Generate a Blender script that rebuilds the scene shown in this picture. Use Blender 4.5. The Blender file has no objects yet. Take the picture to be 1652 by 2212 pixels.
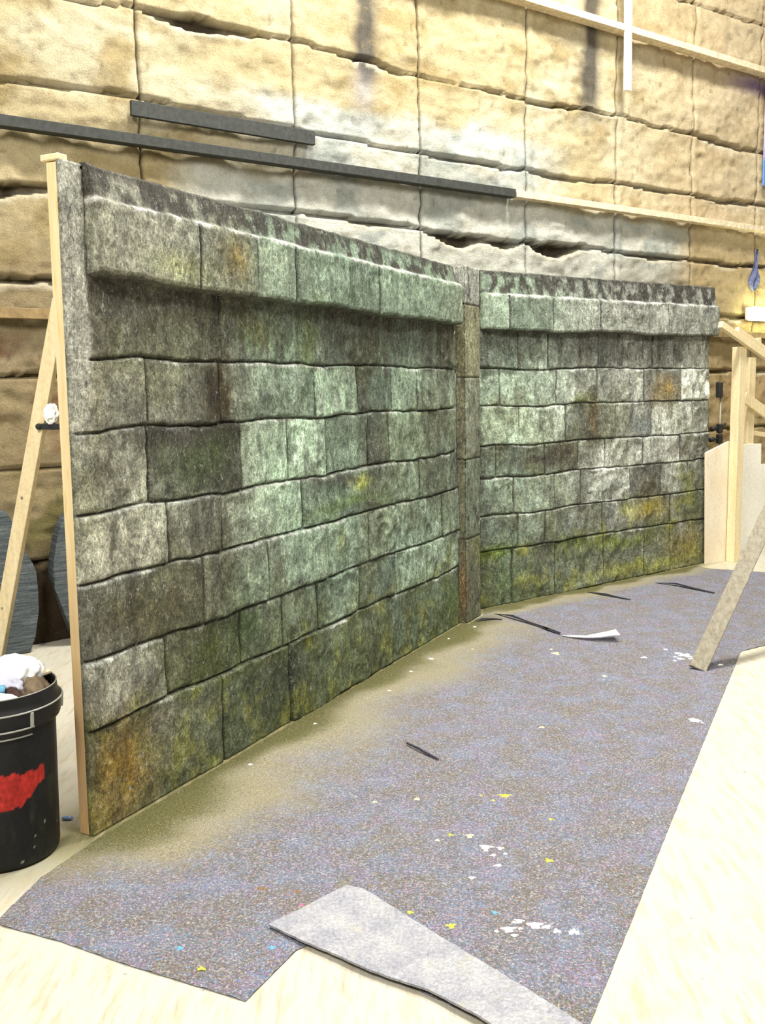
import bpy, bmesh, math, random
import numpy as np
from mathutils import Vector, Matrix
from mathutils.geometry import delaunay_2d_cdt

random.seed(7)
S = bpy.context.scene
COL = S.collection

# ------------------------------------------------------------------ camera
PITCH, ROLL, CAM_H = 0.129185, -0.016465, 1.64324
cd = bpy.data.cameras.new('camera')
cd.sensor_fit = 'VERTICAL'
cd.sensor_height = 36.0
cd.lens = 36.0 * 2050.0 / 2212.0
cd.clip_start = 0.05
cam = bpy.data.objects.new('camera', cd)
COL.objects.link(cam)
_X = Vector((1, 0, 0)); _F = Vector((0, math.cos(PITCH), -math.sin(PITCH))); _U = Vector((0, math.sin(PITCH), math.cos(PITCH)))
_r = _X * math.cos(ROLL) + _U * math.sin(ROLL)
_u = -_X * math.sin(ROLL) + _U * math.cos(ROLL)
cam.matrix_world = Matrix(((_r.x, _u.x, -_F.x, 0), (_r.y, _u.y, -_F.y, 0), (_r.z, _u.z, -_F.z, CAM_H), (0, 0, 0, 1)))
S.camera = cam

# ------------------------------------------------------------------ world, lights, exposure
w = bpy.data.worlds.new('world'); S.world = w
w.use_nodes = True
w.node_tree.nodes['Background'].inputs['Color'].default_value = (1.0, 0.95, 0.86, 1)
w.node_tree.nodes['Background'].inputs['Strength'].default_value = 0.20
S.view_settings.view_transform = 'Standard'
S.view_settings.look = 'None'
S.view_settings.exposure = 0.36
S.view_settings.gamma = 1.0
S.view_settings.use_curve_mapping = False


def area(name, loc, target, size, power, color):
    l = bpy.data.lights.new(name, 'AREA'); l.shape = 'RECTANGLE'; l.size, l.size_y = size
    l.energy = power; l.color = color
    o = bpy.data.objects.new(name, l); COL.objects.link(o)
    o.location = loc
    o.rotation_euler = (Vector(target) - Vector(loc)).to_track_quat('-Z', 'Y').to_euler()
    return o


area('hall_lamp_front', (-1.8, -1.2, 5.6), (0.4, 6.0, 1.2), (1.4, 1.4), 330, (1.0, 0.97, 0.92))
area('hall_lamp_left', (0.05, 5.05, 7.8), (-0.1, 5.4, 0), (0.9, 0.9), 400, (1.0, 0.97, 0.92))
area('hall_lamp_right', (2.75, 6.6, 7.8), (2.4, 7.1, 0), (0.9, 0.9), 430, (1.0, 0.97, 0.92))
area('hall_lamp_near', (2.6, 1.6, 6.6), (1.6, 4.0, 0), (1.4, 1.4), 230, (1.0, 0.97, 0.92))

# ------------------------------------------------------------------ helpers


def srgb(r, g, b):
    def c(v):
        v /= 255.0
        return v / 12.92 if v <= 0.04045 else ((v + 0.055) / 1.055) ** 2.4
    return np.array([c(r), c(g), c(b)])


def tag(o, label=None, cat=None, group=None, kind=None):
    if label: o['label'] = label
    if cat: o['category'] = cat
    if group: o['group'] = group
    if kind: o['kind'] = kind
    return o


def thing(name, loc, label, cat, group=None):
    o = bpy.data.objects.new(name, None); COL.objects.link(o)
    o.empty_display_size = 0.1
    o.location = loc
    return tag(o, label, cat, group)


bpy_parent_fix = []


def link(name, me, mats, parent=None, smooth=False):
    o = bpy.data.objects.new(name, me); COL.objects.link(o)
    for m in (mats if isinstance(mats, (list, tuple)) else [mats]):
        me.materials.append(m)
    if smooth:
        me.polygons.foreach_set('use_smooth', [True] * len(me.polygons))
    if parent is not None:
        o.parent = parent
        # verts are authored in world coordinates: bring them into the parent's frame
        me.transform(Matrix.Translation(-Vector(parent_world(parent))))
    return o


def parent_world(p):
    v = Vector(p.location)
    q = p.parent
    while q is not None:
        v += q.location; q = q.parent
    return v


def from_bm(name, bm, mats, parent=None, smooth=False):
    me = bpy.data.meshes.new(name)
    bmesh.ops.recalc_face_normals(bm, faces=bm.faces)
    bm.to_mesh(me); bm.free()
    o = link(name, me, mats, parent, smooth)
    if parent is None:      # put the origin at the middle of the base
        cs = np.empty(len(me.vertices) * 3); me.vertices.foreach_get('co', cs); cs = cs.reshape(-1, 3)
        lo, hi = cs.min(0), cs.max(0)
        p = Vector(((lo[0] + hi[0]) / 2, (lo[1] + hi[1]) / 2, lo[2]))
        me.transform(Matrix.Translation(-p)); o.location = p
    return o


def prism(bm, pts0, pts1, bevel=0.0, seg=1):
    """solid between two matching polygons"""
    a = [bm.verts.new(p) for p in pts0]; b = [bm.verts.new(p) for p in pts1]
    n = len(a); fs = [bm.faces.new(a[::-1]), bm.faces.new(b)]
    for i in range(n):
        fs.append(bm.faces.new((a[i], a[(i + 1) % n], b[(i + 1) % n], b[i])))
    if bevel:
        es = list({e for f in fs for e in f.edges})
        bmesh.ops.bevel(bm, geom=es, offset=bevel, segments=seg, affect='EDGES', profile=0.5)
    return fs


def bar(bm, p0, p1, wx, wy, side=None, bevel=0.002):
    """square timber from p0 to p1; wx across 'side', wy across the other way"""
    p0, p1 = Vector(p0), Vector(p1); d = (p1 - p0).normalized()
    s = Vector(side) if side is not None else (Vector((0, 0, 1)) if abs(d.z) < .9 else Vector((1, 0, 0)))
    s = (s - d * s.dot(d)).normalized(); t = d.cross(s)
    q = [s * (wx / 2 * a) + t * (wy / 2 * b) for a, b in ((-1, -1), (1, -1), (1, 1), (-1, 1))]
    prism(bm, [p0 + v for v in q], [p1 + v for v in q], bevel)


def tube(bm, pts, r, seg=10, cap=True):
    pts = [Vector(p) for p in pts]; rings = []
    for i, p in enumerate(pts):
        d = (pts[min(i + 1, len(pts) - 1)] - pts[max(i - 1, 0)]).normalized()
        s = d.orthogonal().normalized() if not rings else (ls - d * ls.dot(d)).normalized()
        ls = s; t = d.cross(s); rr = r[i] if isinstance(r, (list, tuple)) else r
        rings.append([bm.verts.new(p + s * (rr * math.cos(2 * math.pi * k / seg)) + t * (rr * math.sin(2 * math.pi * k / seg))) for k in range(seg)])
    for a, b in zip(rings, rings[1:]):
        for k in range(seg):
            bm.faces.new((a[k], a[(k + 1) % seg], b[(k + 1) % seg], b[k]))
    if cap:
        bm.faces.new(rings[0][::-1]); bm.faces.new(rings[-1])


# value noise -------------------------------------------------------
_rng = np.random.RandomState(11)
_T = _rng.rand(256, 256)


def vn(x, y, seed=0):
    x = np.asarray(x, float) + seed * 17.31; y = np.asarray(y, float) + seed * 9.77
    xi = np.floor(x).astype(int); yi = np.floor(y).astype(int)
    fx = x - xi; fy = y - yi
    fx = fx * fx * (3 - 2 * fx); fy = fy * fy * (3 - 2 * fy)
    a = _T[xi & 255, yi & 255]; b = _T[(xi + 1) & 255, yi & 255]; c = _T[xi & 255, (yi + 1) & 255]; d = _T[(xi + 1) & 255, (yi + 1) & 255]
    return (a * (1 - fx) + b * fx) * (1 - fy) + (c * (1 - fx) + d * fx) * fy


def fbm(x, y, o=4, seed=0):
    s = 0; a = .5; t = 0
    for i in range(o):
        s = s + a * vn(x * 2 ** i, y * 2 ** i, seed + i); t += a; a *= .5
    return s / t


def ridge(x, y, o=3, seed=0):
    s = 0; a = .5; t = 0
    for i in range(o):
        s = s + a * (1 - np.abs(2 * vn(x * 2 ** i, y * 2 ** i, seed + i) - 1)); t += a; a *= .5
    return s / t


def smooth(e0, e1, x):
    t = np.clip((x - e0) / (e1 - e0), 0, 1)
    return t * t * (3 - 2 * t)


def lerp(a, b, t):
    t = np.asarray(t)[..., None]
    return a * (1 - t) + b * t


def gauss(x, s):
    return np.exp(-(x / s) ** 2)


def grid_solid(name, P, colr, mats, parent=None, back=None, smooth_=True, kind=None):
    """P (ny,nx,3) front surface, colr (ny,nx,3) paint colour; back = offset vector of the rear face"""
    ny, nx = P.shape[:2]
    V = P.reshape(-1, 3)
    idx = np.arange(ny * nx).reshape(ny, nx)
    F = np.stack([idx[:-1, :-1], idx[:-1, 1:], idx[1:, 1:], idx[1:, :-1]], -1).reshape(-1, 4)
    C = colr.reshape(-1, 3)
    loop = np.concatenate([idx[0, :], idx[1:, -1], idx[-1, -2::-1], idx[-2:0:-1, 0]])
    faces = F.tolist()
    if back is not None:
        n0 = len(V); bv = back(loop) if callable(back) else V[loop] + np.array(back)
        V = np.concatenate([V, bv]); C = np.concatenate([C, C[loop]])
        m = len(loop)
        for i in range(m):
            j = (i + 1) % m
            faces.append((loop[j], loop[i], n0 + i, n0 + j))
        faces.append(list(range(n0 + m - 1, n0 - 1, -1)))
        faces = [[int(a) for a in f] for f in faces]
    me = bpy.data.meshes.new(name)
    me.from_pydata(V.tolist(), [], faces)
    at = me.attributes.new('paint', 'FLOAT_COLOR', 'POINT')
    at.data.foreach_set('color', np.concatenate([C, np.ones((len(C), 1))], 1).astype(np.float32).ravel())
    me.update()
    return link(name, me, mats, parent, smooth_)


# ------------------------------------------------------------------ materials
class NT:
    def __init__(self, name, rough=0.7):
        self.m = bpy.data.materials.new(name); self.m.use_nodes = True
        self.t = self.m.node_tree; self.b = self.t.nodes['Principled BSDF']
        self.b.inputs['Roughness'].default_value = rough
        self.b.inputs['Specular IOR Level'].default_value = 0.3
        self.tc = self.n('ShaderNodeTexCoord')

    def n(self, k, **kw):
        x = self.t.nodes.new(k)
        for a, b in kw.items(): setattr(x, a, b)
        return x

    def l(self, a, b): self.t.links.new(a, b)

    def noise(self, scale, detail=3, rough=.6, stretch=(1, 1, 1), rot=(0, 0, 0), dist=0):
        mp = self.n('ShaderNodeMapping'); mp.inputs['Scale'].default_value = stretch; mp.inputs['Rotation'].default_value = rot
        self.l(self.tc.outputs['Object'], mp.inputs['Vector'])
        x = self.n('ShaderNodeTexNoise'); x.inputs['Scale'].default_value = scale; x.inputs['Detail'].default_value = detail
        x.inputs['Roughness'].default_value = rough; x.inputs['Distortion'].default_value = dist
        self.l(mp.outputs[0], x.inputs['Vector'])
        return x

    def ramp(self, src, stops):
        r = self.n('ShaderNodeValToRGB'); e = r.color_ramp.elements
        while len(e) < len(stops): e.new(0.5)
        for k, (p, c) in enumerate(stops):
            e[k].position = p
            e[k].color = (*c, 1) if hasattr(c, '__len__') else (c, c, c, 1)
        self.l(src, r.inputs[0]); return r.outputs[0]

    def mix(self, a, b, fac, mode='MIX'):
        x = self.n('ShaderNodeMix', data_type='RGBA', blend_type=mode)
        for s, v in ((x.inputs[0], fac), (x.inputs[6], a), (x.inputs[7], b)):
            if hasattr(v, 'links') or isinstance(v, bpy.types.NodeSocket): self.l(v, s)
            elif s == x.inputs[0]: s.default_value = v
            else: s.default_value = (*v, 1) if len(v) == 3 else v
        return x.outputs[2]

    def bump(self, h, strength=.4, dist=.01):
        b = self.n('ShaderNodeBump'); b.inputs['Strength'].default_value = strength; b.inputs['Distance'].default_value = dist
        self.l(h, b.inputs['Height']); self.l(b.outputs[0], self.b.inputs['Normal'])

    def color(self, s):
        if isinstance(s, bpy.types.NodeSocket): self.l(s, self.b.inputs['Base Color'])
        else: self.b.inputs['Base Color'].default_value = (*s, 1)
        return self

    def attr(self, nm):
        a = self.n('ShaderNodeAttribute'); a.attribute_name = nm; return a.outputs['Color']


def mat_stone_paint():
    k = NT('painted_stone_relief', .8)
    c = k.attr('paint')
    f1 = k.noise(1, 5, .75, (40, 40, 36), dist=.6); c = k.mix(c, k.ramp(f1.outputs[0], [(.34, .36), (.5, 1.0), (.66, 1.85)]), .8, 'MULTIPLY')
    f0 = k.noise(1, 3, .65, (15, 15, 7)); c = k.mix(c, k.ramp(f0.outputs[0], [(.32, .58), (.5, 1.0), (.68, 1.45)]), .8, 'MULTIPLY')
    f2 = k.noise(1, 4, .75, (130, 130, 80)); c = k.mix(c, k.ramp(f2.outputs[0], [(.32, .42), (.5, 1.0), (.68, 1.75)]), .8, 'MULTIPLY')
    f4 = k.noise(330, 2, .6); c = k.mix(c, k.ramp(f4.outputs[0], [(.3, .55), (.5, 1.0), (.72, 1.6)]), .8, 'MULTIPLY')
    f3 = k.noise(1, 5, .8, (58, 58, 34), dist=.8); c = k.mix(c, (.60, .63, .54), k.ramp(f3.outputs[0], [(.57, 0.0), (.68, .6)]))
    f5 = k.noise(1, 5, .8, (52, 52, 28), (0, 0, 1), dist=.8); c = k.mix(c, (.035, .035, .026), k.ramp(f5.outputs[0], [(.55, 0.0), (.66, .75)]))
    k.color(c)
    k.bump(k.noise(70, 6, .75).outputs[0], .75, .010)
    return k.m


def mat_wall():
    k = NT('painted_rock_wall', .8)
    c = k.attr('paint')
    f = k.noise(14, 6, .7); c = k.mix(c, k.ramp(f.outputs[0], [(.3, .72), (.5, 1.0), (.7, 1.22)]), .7, 'MULTIPLY')
    f = k.noise(160, 3, .6); c = k.mix(c, k.ramp(f.outputs[0], [(.3, .72), (.5, 1.0), (.7, 1.25)]), .8, 'MULTIPLY')
    f = k.noise(9, 3, .6); c = k.mix(c, (.36, .27, .13), k.ramp(f.outputs[0], [(.60, 0), (.74, .35)]))
    k.color(c)
    k.bump(k.noise(48, 7, .8).outputs[0], 1.0, .018)
    return k.m


def mat_floor():
    k = NT('scuffed_cream_floor', .55)
    c = k.attr('paint')
    f = k.noise(3, 4, .7, (9, 1.5, 1), (0, 0, -.9)); c = k.mix(c, (.40, .31, .17), k.ramp(f.outputs[0], [(.50, 0), (.72, .75)]))
    f = k.noise(5, 3, .7, (14, 1.5, 1), (0, 0, -.6)); c = k.mix(c, (.30, .28, .22), k.ramp(f.outputs[0], [(.55, 0), (.72, .6)]))
    f = k.noise(2.2, 2, .6); c = k.mix(c, (.66, .50, .28), k.ramp(f.outputs[0], [(.60, 0), (.75, .3)]))
    f = k.noise(26, 2, .5); c = k.mix(c, (.22, .19, .14), k.ramp(f.outputs[0], [(.74, 0), (.78, .7)]))
    f = k.noise(260, 2, .6); c = k.mix(c, k.ramp(f.outputs[0], [(.3, .88), (.5, 1.0), (.7, 1.1)]), .9, 'MULTIPLY')
    k.color(c); k.bump(k.noise(90, 3).outputs[0], .08, .003)
    return k.m


def mat_cloth():
    k = NT('paint_splattered_felt', .95)
    base = (.125, .124, .138)
    f = k.noise(6.5, 4, .7); c = k.mix(base, (.15, .19, .255), k.ramp(f.outputs[0], [(.44, 0), (.60, .55)]))
    f = k.noise(7.5, 4, .7, (1, 1, 1), (0, 0, 1.0)); c = k.mix(c, (.20, .135, .20), k.ramp(f.outputs[0], [(.48, 0), (.66, .5)]))
    f = k.noise(5.0, 4, .7, (1, 1, 1), (0, 0, 2.2)); c = k.mix(c, (.13, .11, .07), k.ramp(f.outputs[0], [(.44, 0), (.58, .75)]))
    f = k.noise(125, 4, .75); c = k.mix(c, (.55, .53, .53), k.ramp(f.outputs[0], [(.50, 0), (.68, .7)]))
    f = k.noise(135, 4, .75, (1, 1, 1), (0, 0, .7)); c = k.mix(c, (.05, .05, .07), k.ramp(f.outputs[0], [(.50, 0), (.68, .75)]))
    f = k.noise(90, 3, .7, (1, 1, 1), (0, 0, .3)); c = k.mix(c, (.38, .18, .32), k.ramp(f.outputs[0], [(.57, 0), (.68, .7)]))
    f = k.noise(95, 3, .7, (1, 1, 1), (0, 0, 1.9)); c = k.mix(c, (.12, .28, .52), k.ramp(f.outputs[0], [(.57, 0), (.68, .75)]))
    f = k.noise(70, 3, .7, (1, 1, 1), (0, 0, 2.9)); c = k.mix(c, (.66, .56, .36), k.ramp(f.outputs[0], [(.64, 0), (.74, .7)]))
    f = k.noise(380, 2, .6); c = k.mix(c, k.ramp(f.outputs[0], [(.3, .6), (.5, 1.0), (.7, 1.5)]), .8, 'MULTIPLY')
    # sprayed scenic paint near the flats: olive first, then a sandy mist
    a = k.n('ShaderNodeAttribute'); a.attribute_name = 'spray'
    sep = k.n('ShaderNodeSeparateColor'); k.l(a.outputs['Color'], sep.inputs[0])
    grain = k.noise(120, 4, .75)
    g = k.ramp(grain.outputs[0], [(.30, .0), (.68, 1.0)])

    def spray(c, col, amt):
        ad = k.n('ShaderNodeMath', operation='MULTIPLY_ADD'); k.l(amt, ad.inputs[0]); ad.inputs[1].default_value = 1.5
        sb = k.n('ShaderNodeMath', operation='SUBTRACT'); k.l(g, sb.inputs[0]); sb.inputs[1].default_value = 1.0
        ml = k.n('ShaderNodeMath', operation='MULTIPLY'); k.l(sb.outputs[0], ml.inputs[0]); ml.inputs[1].default_value = .85
        k.l(ml.outputs[0], ad.inputs[2]); ad.use_clamp = True
        return k.mix(c, col, ad.outputs[0])
    sandy = k.mix((.34, .31, .19), (.17, .145, .07), k.ramp(k.noise(190, 2).outputs[0], [(.40, 0), (.62, 1)]))
    c = spray(c, sandy, sep.outputs['Green'])
    olive = k.mix((.125, .112, .032), (.045, .05, .016), k.ramp(k.noise(170, 3).outputs[0], [(.40, 0), (.64, 1)]))
    c = spray(c, olive, sep.outputs['Red'])
    f = k.noise(150, 3, .7, (1, 1, 1), (0, 0, 1.4)); c = k.mix(c, (.50, .46, .34), k.ramp(f.outputs[0], [(.60, 0), (.70, .6)]))
    f = k.noise(110, 4, .75, (1, 1, 1), (0, 0, 2.5)); c = k.mix(c, (.04, .038, .025), k.ramp(f.outputs[0], [(.58, 0), (.68, .6)]))
    k.color(c); k.bump(k.noise(140, 4, .8).outputs[0], .6, .004)
    return k.m


def mat_wood(name, c1, c2, rough=.6, axis=(30, 30, 1.5), bump=.15):
    k = NT(name, rough)
    f = k.noise(1.6, 4, .6, axis, dist=.3); c = k.ramp(f.outputs[0], [(.3, c1), (.68, c2)])
    f = k.noise(60, 2); c = k.mix(c, k.ramp(f.outputs[0], [(.3, .85), (.6, 1.06)]), .7, 'MULTIPLY')
    k.color(c); k.bump(f.outputs[0], bump, .002)
    return k.m


def mat_plain(name, col, rough=.6, var=.25, scale=40, metal=0, bump=0, spec=.3):
    k = NT(name, rough)
    f = k.noise(scale, 4, .65)
    k.color(k.mix(tuple(col), k.ramp(f.outputs[0], [(.3, 1 - var), (.5, 1.0), (.7, 1 + var)]), 1, 'MULTIPLY'))
    k.b.inputs['Metallic'].default_value = metal
    k.b.inputs['Specular IOR Level'].default_value = spec
    if bump: k.bump(f.outputs[0], bump, .006)
    return k.m


def mat_paint_attr(name, rough, var=.2, scale=60, spec=.4):
    k = NT(name, rough); f = k.noise(scale, 4, .65)
    k.color(k.mix(k.attr('paint'), k.ramp(f.outputs[0], [(.3, 1 - var), (.5, 1.0), (.7, 1 + var)]), 1, 'MULTIPLY'))
    k.b.inputs['Specular IOR Level'].default_value = spec
    return k.m


M = {}
M['stone'] = mat_stone_paint(); M['wall'] = mat_wall(); M['floor'] = mat_floor(); M['cloth'] = mat_cloth()
M['pine'] = mat_wood('pale_pine', (.76, .60, .32), (.86, .74, .47))
def mat_stile():
    k = NT('stained_pine_edge', .6)
    f = k.noise(1.6, 4, .6, (30, 30, 1.5), dist=.3); c = k.ramp(f.outputs[0], [(.3, (.72, .54, .26)), (.68, (.84, .70, .42))])
    sx = k.n('ShaderNodeSeparateXYZ'); k.l(k.tc.outputs['Object'], sx.inputs[0])
    f2 = k.noise(2.2, 3, .6, (1, 1, 1)); ad = k.n('ShaderNodeMath', operation='MULTIPLY_ADD'); k.l(f2.outputs[0], ad.inputs[0]); ad.inputs[1].default_value = -.9; k.l(sx.outputs['Z'], ad.inputs[2])
    c = k.mix(c, (.40, .24, .11), k.ramp(ad.outputs[0], [(.0, .85), (.75, 0)]))
    f3 = k.noise(1, 2, .6, (40, 40, 5)); c = k.mix(c, (.70, .42, .10), k.ramp(f3.outputs[0], [(.56, 0), (.70, .6)]))
    k.color(c); k.bump(f.outputs[0], .15, .002)
    return k.m


M['stile'] = mat_stile()
M['pine_dark'] = mat_wood('stained_pine', (.52, .30, .11), (.80, .60, .30))
M['grey_wood'] = mat_wood('weathered_wood', (.20, .175, .125), (.33, .30, .225), .8)
M['ply'] = mat_wood('pale_plywood', (.80, .68, .48), (.88, .80, .62), .7, (6, 6, 2))
M['white_ply'] = mat_wood('white_plywood', (.90, .87, .74), (.95, .93, .83), .7, (6, 6, 2))
M['dark_batten'] = mat_plain('dark_grey_paint', srgb(58, 60, 56), .7, .3, 30)
M['pale_batten'] = mat_plain('worn_cream_paint', srgb(222, 205, 172), .7, .3, 22)
M['brown_batten'] = mat_plain('brown_streaked_paint', srgb(168, 128, 78), .7, .4, 14)
M['tan_batten'] = mat_plain('tan_rock_paint', srgb(140, 118, 80), .75, .4, 16)
M['white_strip'] = mat_plain('chalky_white_paint', srgb(236, 226, 206), .7, .3, 18)
M['black_plastic'] = mat_plain('black_plastic', (.009, .009, .0085), .45, .4, 20, spec=.3)
M['glint_edge'] = mat_plain('glint_grey_plastic', (.30, .30, .26), .4, .2, 30, spec=.6)  # pale grey stands in for highlights on the glossy black edges
M['black_metal'] = mat_plain('black_metal', (.03, .03, .03), .5, .3, 30)
M['steel'] = mat_plain('dull_steel', (.34, .30, .22), .45, .2, 30, .3)
M['slate'] = None
M['white_bag'] = mat_plain('white_plastic_sheet', (.86, .87, .86), .45, .05, 20)
M['lilac_rag'] = mat_plain('lilac_white_rag', (.62, .62, .72), .8, .3, 25)
M['blue_tin'] = mat_plain('light_blue_plastic', (.16, .42, .62), .4, .2, 20)
M['brown_paper'] = mat_plain('crumpled_brown_paper', (.17, .125, .075), .8, .5, 25)
M['dark_rag'] = mat_plain('dark_red_brown_rag', (.05, .025, .02), .8, .6, 25)
M['offcut'] = mat_plain('fresh_wood_offcut', (.82, .68, .42), .7, .1, 30)
M['felt_grey'] = None


def mat_felt_grey():
    k = NT('pale_grey_felt', .95)
    f = k.noise(9, 4, .65); c = k.ramp(f.outputs[0], [(.3, (.24, .24, .27)), (.5, (.31, .31, .33)), (.7, (.38, .38, .375))])
    f = k.noise(90, 3, .7); c = k.mix(c, k.ramp(f.outputs[0], [(.3, .72), (.5, 1), (.7, 1.3)]), .9, 'MULTIPLY')
    f = k.noise(12, 2, .6); c = k.mix(c, (.38, .36, .22), k.ramp(f.outputs[0], [(.60, 0), (.74, .3)]))
    f = k.noise(300, 2, .6); c = k.mix(c, k.ramp(f.outputs[0], [(.3, .8), (.5, 1), (.7, 1.25)]), .8, 'MULTIPLY')
    k.color(c); k.bump(k.noise(150, 3).outputs[0], .4, .003)
    return k.m


def mat_slate():
    k = NT('painted_slate', .8)
    f = k.noise(3, 5, .65, (2, 2, 26)); c = k.ramp(f.outputs[0], [(.3, (.035, .045, .052)), (.5, (.075, .09, .095)), (.72, (.15, .165, .165))])
    f2 = k.noise(90, 3); c = k.mix(c, k.ramp(f2.outputs[0], [(.3, .7), (.5, 1), (.7, 1.3)]), .8, 'MULTIPLY')
    k.color(c); k.bump(f.outputs[0], .6, .012)
    return k.m


M['felt_grey'] = mat_felt_grey(); M['slate'] = mat_slate()

# ------------------------------------------------------------------ frames of reference (metres)
A0 = np.array([-1.0975, 3.3624, 0]); A1 = np.array([-1.0791, 3.3728, 2.44])
B0 = np.array([0.5459, 6.5417, 0]); B1 = np.array([0.4870, 6.4876, 2.44])
R0 = np.array([0.7202, 6.9263, 0]); R1 = np.array([0.7430, 7.1380, 2.49])
C0 = np.array([2.9905, 8.6420, 0]); C1 = np.array([2.9678, 8.6801, 2.49])


class Plane:
    def __init__(s, p00, p01, p10, p11):
        s.c = (p00, p01, p10, p11); s.H = p01[2]
        d = (p10 - p00)[:2]; s.L = float(np.hypot(*d)); d = d / s.L
        s.d = np.array([d[0], d[1], 0]); s.n = np.array([d[1], -d[0], 0])

    def at(s, u, v, wd=0.0):
        a = np.asarray(u) / s.L; b = np.asarray(v) / s.H; a, b = np.broadcast_arrays(a, b)
        a = a[..., None]; b = b[..., None]
        p = (s.c[0] * (1 - a) + s.c[2] * a) * (1 - b) + (s.c[1] * (1 - a) + s.c[3] * a) * b
        return p + s.n * np.asarray(wd)[..., None] if np.ndim(wd) else p + s.n * wd


PL = Plane(A0, A1, B0, B1); PR = Plane(R0, R1, C0, C1)
W0 = np.array([-2.2571, 6.1736, 0.0]); WD = np.array([math.sin(math.radians(56)), math.cos(math.radians(56)), 0]); WN = np.array([WD[1], -WD[0], 0])


def W(u, z, off=0.0):
    """point on the rock wall: u along it, z up, off metres in front"""
    u, z, off = np.broadcast_arrays(np.asarray(u, float), np.asarray(z, float), np.asarray(off, float))
    return W0 + u[..., None] * WD + off[..., None] * WN + z[..., None] * np.array([0, 0, 1.0])


# ------------------------------------------------------------------ floor
def spray_amount(x, y):
    """(olive, sandy) amounts of sprayed paint lying on floor and cloth in front of the flats"""
    wob = (fbm(x * 2.4, y * 2.4, 4, 3) - .5) * 1.6
    ol = np.zeros_like(x); sa = np.zeros_like(x)
    for pl, wo, ws in ((PL, .27, .74), (PR, .13, .42)):
        dx, dy = x - pl.c[0][0], y - pl.c[0][1]
        u = dx * pl.d[0] + dy * pl.d[1]; q = dx * pl.n[0] + dy * pl.n[1]
        inside = smooth(-.42, .05, u) * smooth(pl.L + .45, pl.L - .05, u)
        dd = np.where(q > -.10, np.maximum(q, 0), 9) + wob * .26 - .07
        if pl is PL:
            side = gauss(u + .1, .28) * gauss(q + .02, .3)
            ol = np.maximum(ol, side * .5); sa = np.maximum(sa, side * .9)
        ol = np.maximum(ol, inside * smooth(wo, .0, dd) * .98)
        ol = np.maximum(ol, inside * smooth(.16, .02, np.abs(q) + wob * .05) * .9)
        sa = np.maximum(sa, inside * smooth(ws, ws * .15, dd) * .85)
    return ol, sa


xs = np.concatenate([np.linspace(-7, -2.2, 30), np.arange(-2.15, 4.5, .045), np.linspace(4.6, 10, 30)])
ys = np.concatenate([np.linspace(-5, 1.5, 20), np.arange(1.55, 9.5, .045), np.linspace(9.6, 16, 20)])
X, Y = np.meshgrid(xs, ys)
ol, sa = spray_amount(X, Y)
fc = np.ones(X.shape + (3,)) * np.array([.52, .49, .395])
fc = lerp(fc, np.array([.46, .42, .22]), sa * (.35 + .65 * smooth(.3, .7, fbm(X * 14, Y * 14, 3, 8))))
fc = lerp(fc, np.array([.11, .105, .035]), ol * .92)
for (px_, py_, sg, st_) in ((.84, 2.62, .05, .5), (.70, 2.30, .06, .4), (1.02, 2.60, .03, .3)):
    fc = lerp(fc, np.array([.55, .22, .14]), st_ * gauss(np.hypot(X - px_, Y - py_), sg) * smooth(.3, .6, fbm(X * 20, Y * 20, 3, 9)))
fl = grid_solid('floor', np.stack([X, Y, 0 * X], -1), fc, M['floor'], None, None)
tag(fl, kind='structure')

# ------------------------------------------------------------------ rock-textured back wall
seams = [-2.63, -1.49, -.35, .82, 1.99, 3.14, 4.28, 5.41, 6.50, 7.57, 8.7]
us = np.arange(-2.6, 9.4, .021)
us = np.unique(np.concatenate([us] + [np.array([-.022, -.010, -.005, 0, .005, .010, .022]) + s for s in seams]))
us = us[(us > -2.6) & (us < 9.4)]
zs = np.arange(0, 6.4, .0185)
U, Z = np.meshgrid(us, zs)
pid = np.searchsorted(seams, us) ; PID = np.broadcast_to(pid, U.shape)
prand = np.array([random.random() for _ in range(20)])
h = (fbm(U * 1.7, Z * 2.6, 5, 1) - .5) * .075 + (fbm(U * 7, Z * 10, 4, 2) - .5) * .026 + (ridge(U * 4, Z * 7, 3, 5) - .5) * .030 + (fbm(U * 22, Z * 24, 3, 7) - .5) * .007
crack = np.zeros_like(U); pale = np.zeros_like(U)
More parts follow.
